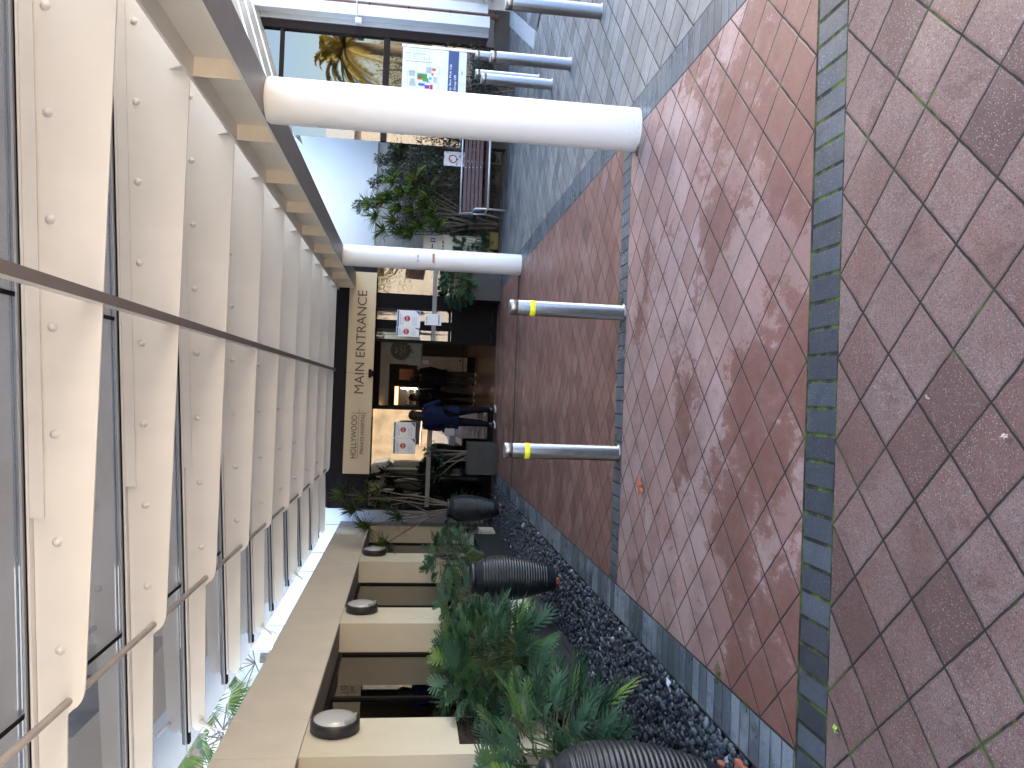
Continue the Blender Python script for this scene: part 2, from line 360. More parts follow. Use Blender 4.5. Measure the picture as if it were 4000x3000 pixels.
# pebbles
pm = NG('pebbles', .42, 0, .5); a_ = pm.attr('rnd')
pm.col(pm.ramp(a_, [(0, (.022, .027, .034)), (.45, (.045, .055, .068)), (.8, (.085, .10, .12)), (.95, (.16, .18, .20)), (1, (.4, .42, .44))])); pm.bump(pm.noise(90, 3), .25, .003)
mb = MB(); U = [Matrix.Identity(3)]
def pebble(x, y, z, s):
    rot = (Matrix.Rotation(R.uniform(0, 6.28), 3, 'Z') @ Matrix.Rotation(R.uniform(-.7, .7), 3, 'X') @ Matrix.Rotation(R.uniform(-.6, .6), 3, 'Y'))
    near = y < 7
    mb.ell((x, y, z), (s*R.uniform(1, 1.5), s*R.uniform(.7, 1), s*R.uniform(.45, .7)), rot, R.random()**1.7*.85 if R.random() > .012 else 1., 8 if near else 6, 5 if near else 4)
y = 2.6
while y < 15.5:
    den = 1500 if y < 7 else 1000
    for _ in range(int(den*.74*.1)):
        pebble(R.uniform(-2.46, -1.72), y+R.uniform(0, .1), R.uniform(-.03, .004), R.uniform(.013, .026) if R.random() > .12 else R.uniform(.025, .036))
    y += .1
tag(mb.build('pebbles', pm.m), 'dark grey rounded pebbles filling the bed beside the path', 'pebbles', kind='stuff')
# plinth edging of the bed at the wall side
pl = MB(); 
for i in range(19): pl.bbox(-2.58, -2.45, 2.5+i*.72, 2.5+i*.72+.71, -.04, .05, .01)
tag(pl.build('bed_edging', M['slate_box']), 'charcoal edging stones along the back of the pebble bed', 'edging')

# ------------------------------------------------------------------ CANOPY
RY = [1.45, 2.75, 4.03, 5.29, 6.58, 7.88, 9.14, 10.43, 11.72, 13.02, 14.36, 15.5]
def ztop(x): return 3.485+.0655*x
canopy = thing('glass_canopy', 'long glazed walkway canopy of cream painted steel rafters over the paved path', 'canopy', (2.13, 6, 0))
def rafter_poly(full):
    xl = -2.74 if full else -3.1
    pts = [(2.95, ztop(2.95)), (2.95, 3.36), (2.28, 3.17), (-1.46, 3.17)]
    for k in range(1, 6):
        a = k/6*PI/2; pts.append((-1.46-.15*math.sin(a)*.8, 3.17+.07*(1-math.cos(a))))
    pts += [(-1.60, 3.245)]
    pts += [(xl+.06, 3.205+.0)]
    for k in range(1, 6):
        a = k/6*PI; pts.append((xl+.06-.075*math.sin(a), 3.205+.05*(1-math.cos(a))))
    pts += [(xl+.06, ztop(xl)), ]
    return pts
def make_rafter(y0):
    r = MB(); r.prism(rafter_poly(True), 'y', y0-.006, y0+.006)
    o = r.build('rafter', M['cream_steel'], canopy)
    fl = MB()                                               # top flange + hanging lip plate
    fl.prism([(2.95, ztop(2.95)), (2.95, ztop(2.95)+.012), (-2.75, ztop(-2.75)+.012), (-2.75, ztop(-2.75))], 'y', y0-.045, y0+.045)
    fl.prism([(2.9, ztop(2.9)), (2.9, ztop(2.9)-.062), (-.66, ztop(-.66)-.062), (-.66, ztop(-.66))], 'y', y0-.034, y0-.024)
    fl.prism([(2.9, ztop(2.9)-.002), (2.9, ztop(2.9)-.05), (-.66, ztop(-.66)-.05), (-.66, ztop(-.66)-.002)], 'y', y0-.0245, y0-.0055)
    fl.build('flange', M['cream_steel'], o)
    gk = MB(); gk.prism([(2.95, ztop(2.95)+.0125), (2.95, ztop(2.95)+.028), (-2.85, ztop(-2.85)+.028), (-2.85, ztop(-2.85)+.0125)], 'y', y0-.028, y0+.028)  # black strip standing in for the shaded gap between flange and glass
    gk.build('dark_gap_strip', M['rubber'], o)
    gc = MB(); gc.prism([(2.95, ztop(2.95)+.0283), (2.95, ztop(2.95)+.0385), (-2.85, ztop(-2.85)+.0385), (-2.85, ztop(-2.85)+.0283)], 'y', y0-.048, y0+.048); gc.build('glazing_bar', M['silver_grey'], o)
    for k in range(-1, 7):
        x = 1.80-.515*k; z = ztop(x)-.11
        b = MB(); prof = [(.0245, 0), (.0245, .004), (.019, .004), (.0185, .012), (.012, .019), (.0, .021)]
        n = 12; vs = [(x+rr*math.cos(2*PI*j/n), y0-.006-h, z+rr*math.sin(2*PI*j/n)) for rr, h in prof for j in range(n)]
        b.add(vs, [(i*n+j, i*n+(j+1) % n, (i+1)*n+(j+1) % n, (i+1)*n+j) for i in range(len(prof)-1) for j in range(n)], 0, True)
        b.build('bolt', M['cream_steel'], o)
    for x in (2.03, 2.22):                                    # triangular stiffeners over the beam
        g = MB(); g.prism([(y0-.006, 3.18), (y0-.10, 3.18), (y0-.006, 3.30)], 'x', x-.004, x+.004); g.build('stiffener', M['cream_steel'], o)
    return o
raf = make_rafter(RY[0])
for y in RY[1:]:
    c = copy_tree(raf, parent=canopy); c.location = raf.location + Vector((0, y-RY[0], 0))
# end brackets with rod ties to the wall on alternate rafters
for y in (6.58, 9.14, 11.72):
    b = MB(); b.tube([(-2.66, y-.02, 3.235), (-2.66, y+.02, 3.235)], .028, 12); b.tube([(-2.66, y-.03, 3.235), (-2.76, y-.03, 3.12)], [.018, .014], 8)
    b.tube([(-2.70, y-.03, 3.20), (-2.78, y-.02, 2.98)], .008, 8)
    b.build('end_bracket', M['cream_steel'], canopy)
# I beam on the columns
ib = MB(); XB = 2.13
ib.box(XB-.15, XB+.15, -1, 15.9, 2.82, 2.838); ib.box(XB-.15, XB+.15, -1, 15.9, 3.152, 3.17); ib.box(XB-.007, XB+.007, -1, 15.9, 2.838, 3.152)
ib.build('edge_beam', M['cream_steel'], canopy, 'cream I-beam running along the column tops')
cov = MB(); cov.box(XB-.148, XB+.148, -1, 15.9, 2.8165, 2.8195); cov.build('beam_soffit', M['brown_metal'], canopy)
st = MB(); st.box(XB-.135, XB-.0072, RY[0]-.006, RY[0]+.006, 2.8385, 3.1515); s0 = st.build('web_stiffener', plain('cream_warm_bounce', (.80, .73, .62), .45, var=.06), canopy)  # orange tint of the bounced sunlight is put into the plate colour
s1 = MB(); s1.box(XB+.0072, XB+.135, RY[0]-.006, RY[0]+.006, 2.8385, 3.1515); s1 = s1.build('web_stiffener', M['cream_steel'], canopy)
for y in RY[1:]:
    for q in (s0, s1): c = q.copy(); COL.objects.link(c); c.parent = canopy; c.location = q.location+Vector((0, y-RY[0], 0))
# centre purlin
cp = MB(); cp.box(.377, .425, -1, 15.7, 3.154, 3.23)
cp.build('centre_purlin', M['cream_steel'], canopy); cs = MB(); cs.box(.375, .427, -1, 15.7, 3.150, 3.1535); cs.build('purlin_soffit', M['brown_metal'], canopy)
rd = MB(); rd.tube([(-1.535, -1, 3.243), (-1.535, 15.7, 3.243)], .0185, 12); rd.build('tie_tube', plain('dull_cream_tube', (.42, .38, .34), .45, var=.08), canopy)
# glass roof
M['roof_glass'] = dusty(glass_mat('roof_glass', (.52, .49, .45), .02, extra=.10), .12)
for i in range(len(RY)-1):
    for xa, xb in ((-2.93, -1.60), (-1.575, .385), (.41, 1.9), (1.92, 3.0)):
        g = MB(); ya, yb = RY[i]+.007, RY[i+1]-.007; za, zb = ztop(xa)+.039, ztop(xb)+.039
        g.prism([(xa, za), (xb, zb), (xb, zb+.010), (xa, za+.010)], 'y', ya, yb); g.build('glass_panel', M['roof_glass'], canopy)
se = MB()
for x in (-1.5875, .3975, 1.91): se.prism([(x-.0115, ztop(x)+.037), (x+.0115, ztop(x)+.037), (x+.0115, ztop(x)+.055), (x-.0115, ztop(x)+.055)], 'y', 1.4, 15.4)
se.build('glazing_seal', M['rubber'], canopy)
for y in (5.99, 12.57):
    c = MB(); c.lathe(2.13, y, [(.168, .0), (.168, 2.79), (.15, 2.815)], 48)
    lab = 'white round steel column in front, scuffed at its foot' if y < 7 else 'white round column near the entrance with a notice taped to it'
    c.build('column', M['col_white'], canopy, lab)
no = thing('notice', 'paper notice taped round the far white column', 'notice', (2.13, 12.57, 1.5))
nb = MB(); n = 10
for k in range(n):
    a0 = PI*1.5-.65+1.3*k/n; a1 = PI*1.5-.65+1.3*(k+1)/n; q = .1715
    nb.quad((2.13+q*math.cos(a0), 12.57+q*math.sin(a0), 1.37), (2.13+q*math.cos(a1), 12.57+q*math.sin(a1), 1.37), (2.13+q*math.cos(a1), 12.57+q*math.sin(a1), 1.68), (2.13+q*math.cos(a0), 12.57+q*math.sin(a0), 1.68))
nb.build('sheet', M['paper'], no)
print_line(2.06, 2.2, 1.63, 1.66, 12.57-.1725, M['grey_ink'], no)
bb = MB(); bb.box(2.06, 2.2, 12.397, 12.3985, 1.385, 1.42); bb.build('orange_strip', plain('orange_strip', (.5, .2, .08)), no)

# ------------------------------------------------------------------ BOLLARDS
def make_bollard(loc, label, group, band, r=.062, h=.93):
    t = thing('bollard', label, 'bollard', loc, group); x, y, _ = loc
    p = MB(); p.lathe(x, y, [(r+.012, 0), (r+.012, .008), (r, .010), (r, h-.075), (r-.002, h-.072), (r-.002, h-.066), (r, h-.063), (r, h-.006), (r-.006, h), (0, h)], 40); p.build('post', M['stainless'], t)
    if band:
        b = MB(); b.lathe(x, y, [(r+.0005, h-.205), (r+.0015, h-.203), (r+.0015, h-.165), (r+.0005, h-.163)], 40); b.build('yellow_band', M['yellow'], t)
    return t
g1 = 'stainless bollards across the paved path'; g2 = 'stainless bollards on the grey pavement'
b0 = make_bollard((.71, 6.19, 0), 'stainless bollard with yellow band, on the column side of the path', g1, True)
copy_tree(b0, (-.425, 6.20, 0), 'stainless bollard with yellow band, nearer the pebble bed and urns')
b1 = make_bollard((3.735, 7.37, 0), 'nearest plain stainless bollard, cut by the edge of the picture', g2, False, .068)
copy_tree(b1, (3.85, 8.86, 0), 'plain stainless bollard second from the camera on grey paving')
copy_tree(b1, (4.11, 10.13, 0), 'plain stainless bollard third from the camera, beside the white column')
copy_tree(b1, (4.66, 11.34, 0), 'plain stainless bollard almost hidden behind the third one')
copy_tree(b1, (5.02, 11.55, 0), 'farthest plain stainless bollard, in front of the map board corner')

# ------------------------------------------------------------------ LEFT CREAM BUILDING with piers
wing = thing('cream_building', 'long low cream rendered building with piers and dark windows beside the pebble bed', 'building', (-3, 10, 0))
XF = -2.75
pn = [6.06+3.45*k for k in range(-2, 4)]
for y in pn:
    y1 = min(y+.70, 16.9); p = MB(); p.box(-3.3, XF, y, y1 if y < 16 else 16.9, -.04, 2.405); p.build('pier', M['cream_wall'], wing)
c = MB()
js = [-1.0]
for y in pn: js += [y-.01, y+.68]
js = sorted(js)+[17.0]
for a, b in zip(js[:-1], js[1:]):
    if b-a > .05: c.bbox(-3.35, XF+.004, a+.003, min(b, 16.92)-.003, 2.41, 3.03, .004)
c.build('cornice', M['cream_wall2'], wing)
c = MB(); c.box(-3.12, XF-.004, -1, 16.9, 2.40, 2.409); c.build('soffit', plain('soffit_grey', (.24, .2, .17), .8), wing)
c = MB(); c.box(-12, -3.36, -1, 16.9, 2.85, 2.93); c.build('roof', M['beige_wall'], wing)
wg = glass_mat('shop_glass', (.34, .29, .25), .01, extra=.08, fres=1.6)
for y in pn[:-1]:
    a, b = y+.70, y+3.45
    w_ = MB(); w_.box(-3.125, -3.115, a+.04, b-.04, .52, 2.36); wo = w_.build('window', wg, wing)
    f = MB(); f.box(-3.16, -3.09, a+.002, a+.04, .5, 2.398); f.box(-3.16, -3.09, b-.04, b-.002, .5, 2.398); f.box(-3.16, -3.09, a+.042, b-.042, .48, .52); f.box(-3.16, -3.09, a+.042, b-.042, 2.36, 2.398); f.box(-3.155, -3.095, (a+b)/2-.025, (a+b)/2+.025, .522, 2.358)
    f.build('frame', M['dark_frame'], wo)
    s_ = MB(); s_.box(-3.3, XF-.03, a+.002, b-.002, -.04, .478); s_.build('sill_wall', M['cream_wall'], wing)
bk = MB(); bk.box(-6.2, -6.1, -1, 16.8, 0, 2.6); bk.box(-6.1, -3.36, -1, 16.8, 2.6, 2.65); bk.box(-6.1, -3.36, 16.75, 16.8, 0, 2.6); bk.box(-6.1, -3.36, -1, -.95, 0, 2.6); bk.build('interior_wall', plain('interior_brown', (.30, .24, .19), .9), wing)
for y in pn[2:5]:
    pq = MB(); pq.box(XF-.02, XF+.003, y+.17, y+.68, .77 if y > 12 else .7, 1.19); lb = 'dark glossy panel set in the pier'
    gm = NG('panel_gloss_%d' % int(y), .08, 0, .9); gm.col((.05, .035, .03) if y < 12 else (.03, .035, .06)); pq.build('pier_panel', gm.m, wing)
# round wall lamps
def make_lamp(y, label):
    t = thing('wall_lamp', label, 'wall lamp', (XF, y, 2.18), 'round bulkhead lamps on the cream piers')
    n = 40
    def disc(prof, nm, mt):
        d = MB(); vs = [(XF+x, y+rr*math.cos(2*PI*k/n), 2.18+rr*math.sin(2*PI*k/n)) for x, rr in prof for k in range(n)]
        d.add(vs, [(i*n+k, i*n+(k+1) % n, (i+1)*n+(k+1) % n, (i+1)*n+k) for i in range(len(prof)-1) for k in range(n)], 0, True); d.build(nm, mt, t)
    disc([(.004, .185), (.012, .197), (.085, .197), (.095, .190), (.097, .172)], 'housing', plain('lamp_black', (.02, .021, .024), .45, var=.1))
    disc([(.096, .173), (.108, .160), (.118, .12), (.124, .06), (.126, 0)], 'diffuser', plain('lamp_lens', (.5, .5, .5), .2, var=.06, spec=.8))
    h = MB(); h.prism([(y-.16, 2.18-.1), (y-.05, 2.18-.165), (y+.03, 2.18-.172), (y+.03, 2.18-.15), (y-.04, 2.18-.14), (y-.13, 2.18-.08)], 'x', XF+.098, XF+.128); h.build('hood', M['silver'], t)
    return t
l0 = make_lamp(6.53, 'round black bulkhead lamp on the nearest cream pier')
copy_tree(l0, (XF, 10.03, 2.18), 'round black bulkhead lamp on the middle cream pier')
copy_tree(l0, (XF, 13.52, 2.18), 'round black bulkhead lamp on the farthest cream pier, by the urn with branches')

# ------------------------------------------------------------------ URNS
urnm = NG('urn_glaze', .34, 0, .6); zz = urnm.xyz()
urnm.col(urnm.ramp(urnm.noise(12, 5, .7), [(.35, (.007, .009, .012)), (.6, (.018, .022, .028)), (.75, (.07, .08, .09))])); urnm.bump(urnm.noise(80, 4, .7), .5, .003)
terra = plain('terracotta', (.30, .09, .05), .8, var=.2)
def make_urn(loc, label):
    t = thing('urn', label, 'urn', loc, 'tall ribbed dark urns standing in the pebble bed'); x, y, z0 = loc
    ctrl = [(.115, .03), (.125, .06), (.14, .11), (.175, .22), (.215, .38), (.236, .55), (.238, .66), (.225, .76), (.195, .84), (.165, .885), (.150, .905)]
    prof = [(0, .03), (.115, .03)]
    N = 190
    for i in range(N+1):
        z = .03+i/N*(.905-.03); j = max(k for k in range(len(ctrl)) if ctrl[k][1] <= z+1e-9); j = min(j, len(ctrl)-2)
        p0 = ctrl[max(j-1, 0)]; p1 = ctrl[j]; p2 = ctrl[j+1]; p3 = ctrl[min(j+2, len(ctrl)-1)]; u = (z-p1[1])/(p2[1]-p1[1])
        m1 = (p2[0]-p0[0])/(p2[1]-p0[1]+1e-9)*(p2[1]-p1[1]); m2 = (p3[0]-p1[0])/(p3[1]-p1[1]+1e-9)*(p2[1]-p1[1])
        r = (2*u**3-3*u*u+1)*p1[0]+(u**3-2*u*u+u)*m1+(-2*u**3+3*u*u)*p2[0]+(u**3-u*u)*m2
        rib = abs(math.sin(PI*(z-.12)/.029))**1.6*.0065 if .12 < z < .84 else 0
        prof.append((r+rib, z))
    prof += [(.165, .912), (.172, .925), (.172, .948), (.160, .96), (.145, .955), (.138, .90), (.15, .82), (0, .82)]
    b = MB(); b.lathe(x, y, [(r, z+z0) for r, z in prof], 56); b.build('body', urnm.m, t)
    for k in range(3):
        a = 2*PI*k/3+.5; fx, fy = x+.10*math.cos(a), y+.10*math.sin(a); f = MB(); f.bbox(fx-.03, fx+.03, fy-.03, fy+.03, z0-.02, z0+.03, .006); f.build('foot', terra, t)
    return t
u0 = make_urn((-1.96, 3.86, 0), 'dark ribbed urn nearest the camera, cut by the edge of the picture')
copy_tree(u0, (-1.98, 8.55, 0), 'dark ribbed urn midway along the pebble bed behind the big-leaved shrub')
copy_tree(u0, (-2.03, 14.1, 0), 'dark ribbed urn near the entrance with bare branches growing from it')
rb = MB(); 
for k in range(24):
    a0, a1 = 2*PI*k/24, 2*PI*(k+1)/24
# troughs
def trough(name, x0, x1, y0, y1, h, label, cat='planter', group=None, mat=None, z0=0.):
    t = thing(name, label, cat, ((x0+x1)/2, (y0+y1)/2, z0), group); b = MB(); w_ = .03
    b.bbox(x0, x1, y0, y0+w_, z0, z0+h, .004); b.bbox(x0, x1, y1-w_, y1, z0, z0+h, .004); b.bbox(x0, x0+w_, y0+w_, y1-w_, z0, z0+h, .004); b.bbox(x1-w_, x1, y0+w_, y1-w_, z0, z0+h, .004)
    b.build('box', mat or M['slate_box'], t); s_ = MB(); s_.box(x0+w_, x1-w_, y0+w_, y1-w_, z0+.02, z0+h-.05); s_.build('soil', M['soil'], t); return t
trough('planter_trough', -2.74, -2.47, 4.3, 8.6, .44, 'long charcoal planter trough under the big-leaved shrubs', group='charcoal troughs at the cream wall')
trough('planter_trough', -2.74, -2.47, 11.3, 14.05, .46, 'shorter charcoal planter trough between the middle and far urn', group='charcoal troughs at the cream wall')
cb = MB(); cb.bbox(-2.74, -2.48, 14.3, 14.85, 0, .31, .01); tag(cb.build('utility_box', M['cream_wall2']), 'small cream box standing low behind the farthest urn', 'box')
trough('entrance_planter', -1.52, -.9, 15.05, 15.5, .56, 'square charcoal planter on the pebble-bed side of the doors', group='planters flanking the entrance')
trough('entrance_planter', 1.86, 2.65, 15.3, 15.75, .58, 'square charcoal planter with dense ferny plant by the far column', group='planters flanking the entrance')

# ------------------------------------------------------------------ PLANTS
xan = leafmat('xanadu_leaf', [(.055, .12, .075), (.07, .15, .085), (.09, .185, .085), (.125, .24, .065), (.22, .29, .045)], .34, .12)
stem = plain('green_stem', (.10, .13, .05), .5)
def basis(d, up=Vector((0, 0, 1))):
    d = d.normalized(); s_ = d.cross(up); s_ = s_.normalized() if s_.length > 1e-4 else Vector((1, 0, 0)); return d, s_, s_.cross(d).normalized()
def lobed_leaf(mb, p, d, L, W, rnd, droop=.5, roll=0.):
    """deeply lobed leaf: midrib strip and seven lobes a side"""
    d, s_, n = basis(d); 
    if roll: q = Matrix.Rotation(roll, 3, d); s_ = q @ s_; n = q @ n
    def mid(t): return p + d*(L*t*(1-.12*t*droop)) - Vector((0, 0, 1))*(L*droop*.55*t*t) + n*(.0)
    NL = 6; prev = None
    for i in range(NL+1):
        t = i/NL; c = mid(t); hw = W*(.26*math.sin(PI*min(1, t*.9+.12))+.02)
        cur = (c-s_*hw+n*.006, c, c+s_*hw+n*.006)
        if prev: mb.add([prev[0], prev[1], cur[1], cur[0], prev[2], cur[2]], [(0, 1, 2, 3), (1, 4, 5, 2)], rnd, True)
        prev = cur
    for i in range(NL):
        t0 = (i+.12)/NL; t1 = (i+.88)/NL; tm = (i+.5)/NL
        ln = W*(.62*math.sin(PI*(tm*.78+.16))+.12)
        for sg in (-1, 1):
            a = mid(t0)+s_*sg*W*.17; b = mid(t1)+s_*sg*W*.17; fwd = (.55+.5*tm); tip = mid(tm)+s_*sg*ln+d*ln*fwd*.75-Vector((0, 0, 1))*ln*.22
            k = .62; a2 = a.lerp(tip, k)-d*.006*1.5; b2 = b.lerp(tip, k)+d*.003
            mb.add([a, b, b2, a2, tip+d*.006, tip-d*.008], [(0, 1, 2, 3), (3, 2, 4, 5)], min(1, rnd+(.06 if i > 4 else 0)), True)
    tip = mid(1.0)+d*W*.34-Vector((0, 0, 1))*.02; mb.add([prev[0], prev[2], tip], [(0, 1, 2)], min(1, rnd+.1), True)
def xanadu(name, c, rad, nleaf, L, label, seed, zbase=.3, flat=1., cat='shrub', mat=None, group=None, up=.2):
    rr = random.Random(seed); t = thing(name, label, cat, (c[0], c[1], zbase), group); lv = MB(); sm_ = MB()
    for i in range(nleaf):
        u = rr.uniform(0, 2*PI); zc = rr.uniform(-.75, 1); q = math.sqrt(max(0, 1-zc*zc)); k = rr.uniform(.45, 1.0)**.6
        dirv = Vector((math.cos(u)*q, math.sin(u)*q, zc*flat)); p = Vector(c)+Vector((dirv.x*rad[0], dirv.y*rad[1], dirv.z*rad[2]))*k
        if p.x < -2.98 and c[0] < -2: p.x = -2.98+rr.uniform(0, .2)
        if p.z < .08: p.z = .08+rr.uniform(0, .1)
        d = Vector((dirv.x, dirv.y, dirv.z*.6+up))+Vector((rr.uniform(-.35, .35), rr.uniform(-.35, .35), rr.uniform(-.3, .3)))
        l = L*rr.uniform(.65, 1.15); lobed_leaf(lv, p, d, l, l*rr.uniform(.5, .68), rr.random()**2.2*.85 + (.15 if rr.random() < .08 else 0), rr.uniform(.25, .8), rr.uniform(-.7, .7))
        if i % 2 == 0:
            b = Vector((c[0]+rr.uniform(-.08, .08), c[1]+rr.uniform(-.15, .15), zbase)); mid = b.lerp(p, .6)+Vector((0, 0, .12)); sm_.tube([b, mid, p], [.006, .005, .003], 5, cap=False)
    lv.build('leaves', mat or xan, t); sm_.build('stems', stem, t); return t
xanadu('philodendron_shrub', (-2.34, 4.95, .64), (.46, .85, .44), 250, .265, 'big-leaved green shrub nearest the camera, spilling over the trough behind the near urn', 11, .4, group='big-leaved shrubs in the troughs')
xanadu('philodendron_shrub', (-2.42, 7.25, .80), (.42, .88, .50), 380, .25, 'dense dark big-leaved shrub between the near and middle urns', 12, .4, group='big-leaved shrubs in the troughs')
xanadu('philodendron_shrub', (-2.5, 9.4, .95), (.30, .85, .32), 90, .22, 'low leafy shrub just behind the middle urn', 15, .4, group='big-leaved shrubs in the troughs')
xanadu('philodendron_shrub', (-2.52, 12.3, .95), (.36, .9, .42), 120, .2, 'looser dark shrub over the shorter trough near the far urn', 13, .45, group='big-leaved shrubs in the troughs')
fern = leafmat('fern_leaf', [(.02, .055, .03), (.03, .085, .035), (.05, .13, .04)], .4, .1)
xanadu('fern_shrub', (2.2, 15.35, .83), (.50, .30, .36), 230, .13, 'dense dark green ferny plant filling the planter by the far column', 14, .5, mat=fern, cat='plant')
def leaf_cloud(mb, c, rad, n, size, rr, rnd0=0., fn=None):
    for _ in range(n):
        while True:
            p = Vector((rr.uniform(-1, 1), rr.uniform(-1, 1), rr.uniform(-1, 1)))
            if p.length < 1: break
        p = Vector((c[0]+p.x*rad[0], c[1]+p.y*rad[1], c[2]+p.z*rad[2]))
        d = Vector((rr.uniform(-1, 1), rr.uniform(-1, 1), rr.uniform(-.6, .8))); d, s_, n_ = basis(d); l = size*rr.uniform(.6, 1.3); w_ = l*.22
        mb.add([p, p+d*l*.5+s_*w_, p+d*l, p+d*l*.5-s_*w_], [(0, 1, 2, 3)], min(1, max(0, rnd0+rr.uniform(-.15, .6)*rr.random())))
olive = leafmat('olive_leaf', [(.045, .06, .038), (.08, .10, .06), (.12, .145, .095), (.2, .22, .17)], .5, .1)
def bush(name, label, cat, base, clumps, n, size, seed, mat, wood=None, group=None):
    rr = random.Random(seed); t = thing(name, label, cat, base, group); lv = MB(); br = MB()
    for (cx, cy, cz, rx, ry, rz, dens) in clumps:
        dens = dens*2.2
        leaf_cloud(lv, (cx, cy, cz), (rx, ry, rz), int(n*dens), size, rr, rr.uniform(0, .35))
        for _ in range(3):
            e = Vector((cx+rr.uniform(-rx, rx)*.6, cy+rr.uniform(-ry, ry)*.6, cz+rz*rr.uniform(0, .9))); b = Vector(base)+Vector((rr.uniform(-.1, .1), rr.uniform(-.05, .05), 0)); mm = b.lerp(e, .5)+Vector((rr.uniform(-.12, .12), rr.uniform(-.1, .1), .05))
            br.tube([b, mm, e], [.009, .006, .003], 5, cap=False)
    br.build('branches', wood or M['bark_grey'], t); lv.build('leaves', mat, t); return t
cl = []
rr = random.Random(3)
for i in range(44): cl.append((rr.uniform(3.3, 5.1), rr.uniform(15.8, 16.5), rr.uniform(.4, 2.0), rr.uniform(.22, .4), .25, rr.uniform(.2, .32), .5))
bush('olive_shrub', 'grey green small-leaved shrub spreading behind the bench back', 'shrub', (4.2, 16.2, 0), cl, 330, .075, 5, olive)
cl = [(3.95+.09*i, 16.1, 2.05+.12*i*(1-.25*(i > 4)), .16, .15, .14, .35) for i in range(-2, 7)] + [(3.75-.05*i, 16.05, 2.1+.17*i, .10, .12, .12, .22) for i in range(5)]
cl = [(5.05-.03*i, 16.0, 1.9+.10*i, .18, .12, .14, .35) for i in range(4)] + [(4.3+.12*i, 16.0, 2.1+.05*(i % 2), .2, .12, .16, .35) for i in range(6)] + [(4.75-.02*i, 16.0, 2.0+.12*i, .14, .12, .12, .3) for i in range(5)] + [(4.45-.09*i, 16.0, 2.2+.12*i, .13, .12, .12, .3) for i in range(4)] + [(4.0-.06*i, 16.0, 2.1+.15*i, .15, .12, .12, .35) for i in range(6)]
bush('olive_tree', 'thin sprays of grey green leaves rising against the pale wall', 'small tree', (4.3, 16.15, 0), cl, 260, .075, 6, olive)
cl = [(5.75+rr.uniform(-.45, .45), 14.3+rr.uniform(-.2, .2), .95+rr.uniform(-.6, .8), .3, .25, .25, .4) for i in range(14)]
bush('dark_shrub', 'dark olive shrub standing behind the map board', 'shrub', (5.7, 14.3, 0), cl, 330, .07, 8, leafmat('dark_olive_leaf', [(.03, .04, .026), (.055, .07, .04), (.11, .12, .075)], .5, .1))
# strap-leaf rosettes
strap = leafmat('strap_leaf', [(.04, .075, .018), (.07, .125, .02), (.11, .18, .03), (.17, .23, .04)], .4, .2)
strap_dk = leafmat('strap_leaf_dark', [(.03, .055, .02), (.05, .09, .025), (.09, .14, .03), (.2, .2, .03)], .4, .2)
def rosette(mb, p, axis, n, L, W, rr, spread=1.25):
    ax, s0_, n0_ = basis(Vector(axis), Vector((.1, 1, .2)))
    for i in range(n):
        a = rr.uniform(0, 2*PI); th = spread*math.sqrt(rr.random()); d = (ax*math.cos(th)+(s0_*math.cos(a)+n0_*math.sin(a))*math.sin(th)).normalized()
        d, s_, n_ = basis(d); l = L*rr.uniform(.7, 1.1); rnd = rr.random(); pts = []
        for k in range(5):
            t = k/4; c_ = Vector(p)+d*l*t-Vector((0, 0, 1))*l*.32*t*t*rr.uniform(.8, 1.1); w_ = W*(.5, 1, .85, .5, .05)[k]; pts.append((c_-s_*w_, c_+s_*w_))
        for k in range(4): mb.add([pts[k][0], pts[k][1], pts[k+1][1], pts[k+1][0]], [(0, 1, 2, 3)], rnd)
def dracaena(name, label, base, heads, mat, seed, L=.38, W=.012, nl=42, cat='plant', spread=1.35, rads=(.016, .009)):
    rr = random.Random(seed); t = thing(name, label, cat, base); lv = MB(); st_ = MB()
    for h in heads:
        b = Vector(base)+Vector((rr.uniform(-.06, .06), rr.uniform(-.06, .06), 0)); e = Vector(h); m1 = b.lerp(e, .35)+Vector((rr.uniform(-.08, .08), rr.uniform(-.08, .08), .08)); m2 = b.lerp(e, .7)+Vector((rr.uniform(-.06, .06), rr.uniform(-.06, .06), .05))
        st_.tube([b, m1, m2, e], [rads[0], rads[0]*.85, rads[1]*1.1, rads[1]], 7, cap=False); rosette(lv, e, (e-m2), nl, L, W, rr, spread)
    st_.build('stems', M['bark_grey'], t); lv.build('leaves', mat, t); return t
dracaena('dracaena', 'spiky green plant with strap-leaf heads between the bench and the white sign', (3.45, 15.95, 0), [(3.95, 15.6, 1.95), (3.6, 15.6, 1.75), (3.4, 15.7, 2.1), (3.3, 15.6, 1.6), (3.75, 15.7, 1.5), (3.2, 15.8, 1.95), (3.75, 15.7, 2.35), (3.55, 15.6, 1.35), (3.15, 15.7, 1.75), (3.95, 15.7, 1.7), (3.35, 15.5, 1.25), (3.6, 15.5, 2.0), (3.9, 15.5, 1.45), (4.2, 15.6, 1.75), (3.45, 15.6, 2.45), (3.85, 15.6, 2.2), (3.2, 15.7, 2.3), (3.65, 15.6, 2.6), (4.15, 15.6, 2.15)], strap, 21, .46, .02, 60)
dracaena('dracaena', 'small bright spiky head rising beside the nearer white column', (5.0, 15.95, 0), [(4.95, 15.7, 2.05)], strap, 22, .35, .016, 50)
dracaena('branchy_dracaena', 'bare twisting branches with spiky leaf heads growing from the far urn', (-2.03, 14.1, .84), [(-1.75, 14.2, 2.15), (-1.9, 14.15, 2.35), (-2.35, 14.0, 2.30), (-2.6, 13.8, 1.98), (-1.85, 14.3, 2.75), (-2.1, 14.2, 2.55), (-2.2, 14.1, 1.75), (-2.0, 14.2, 1.95)], strap_dk, 23, .48, .016, 64, 'plant', 1.5, (.017, .010))
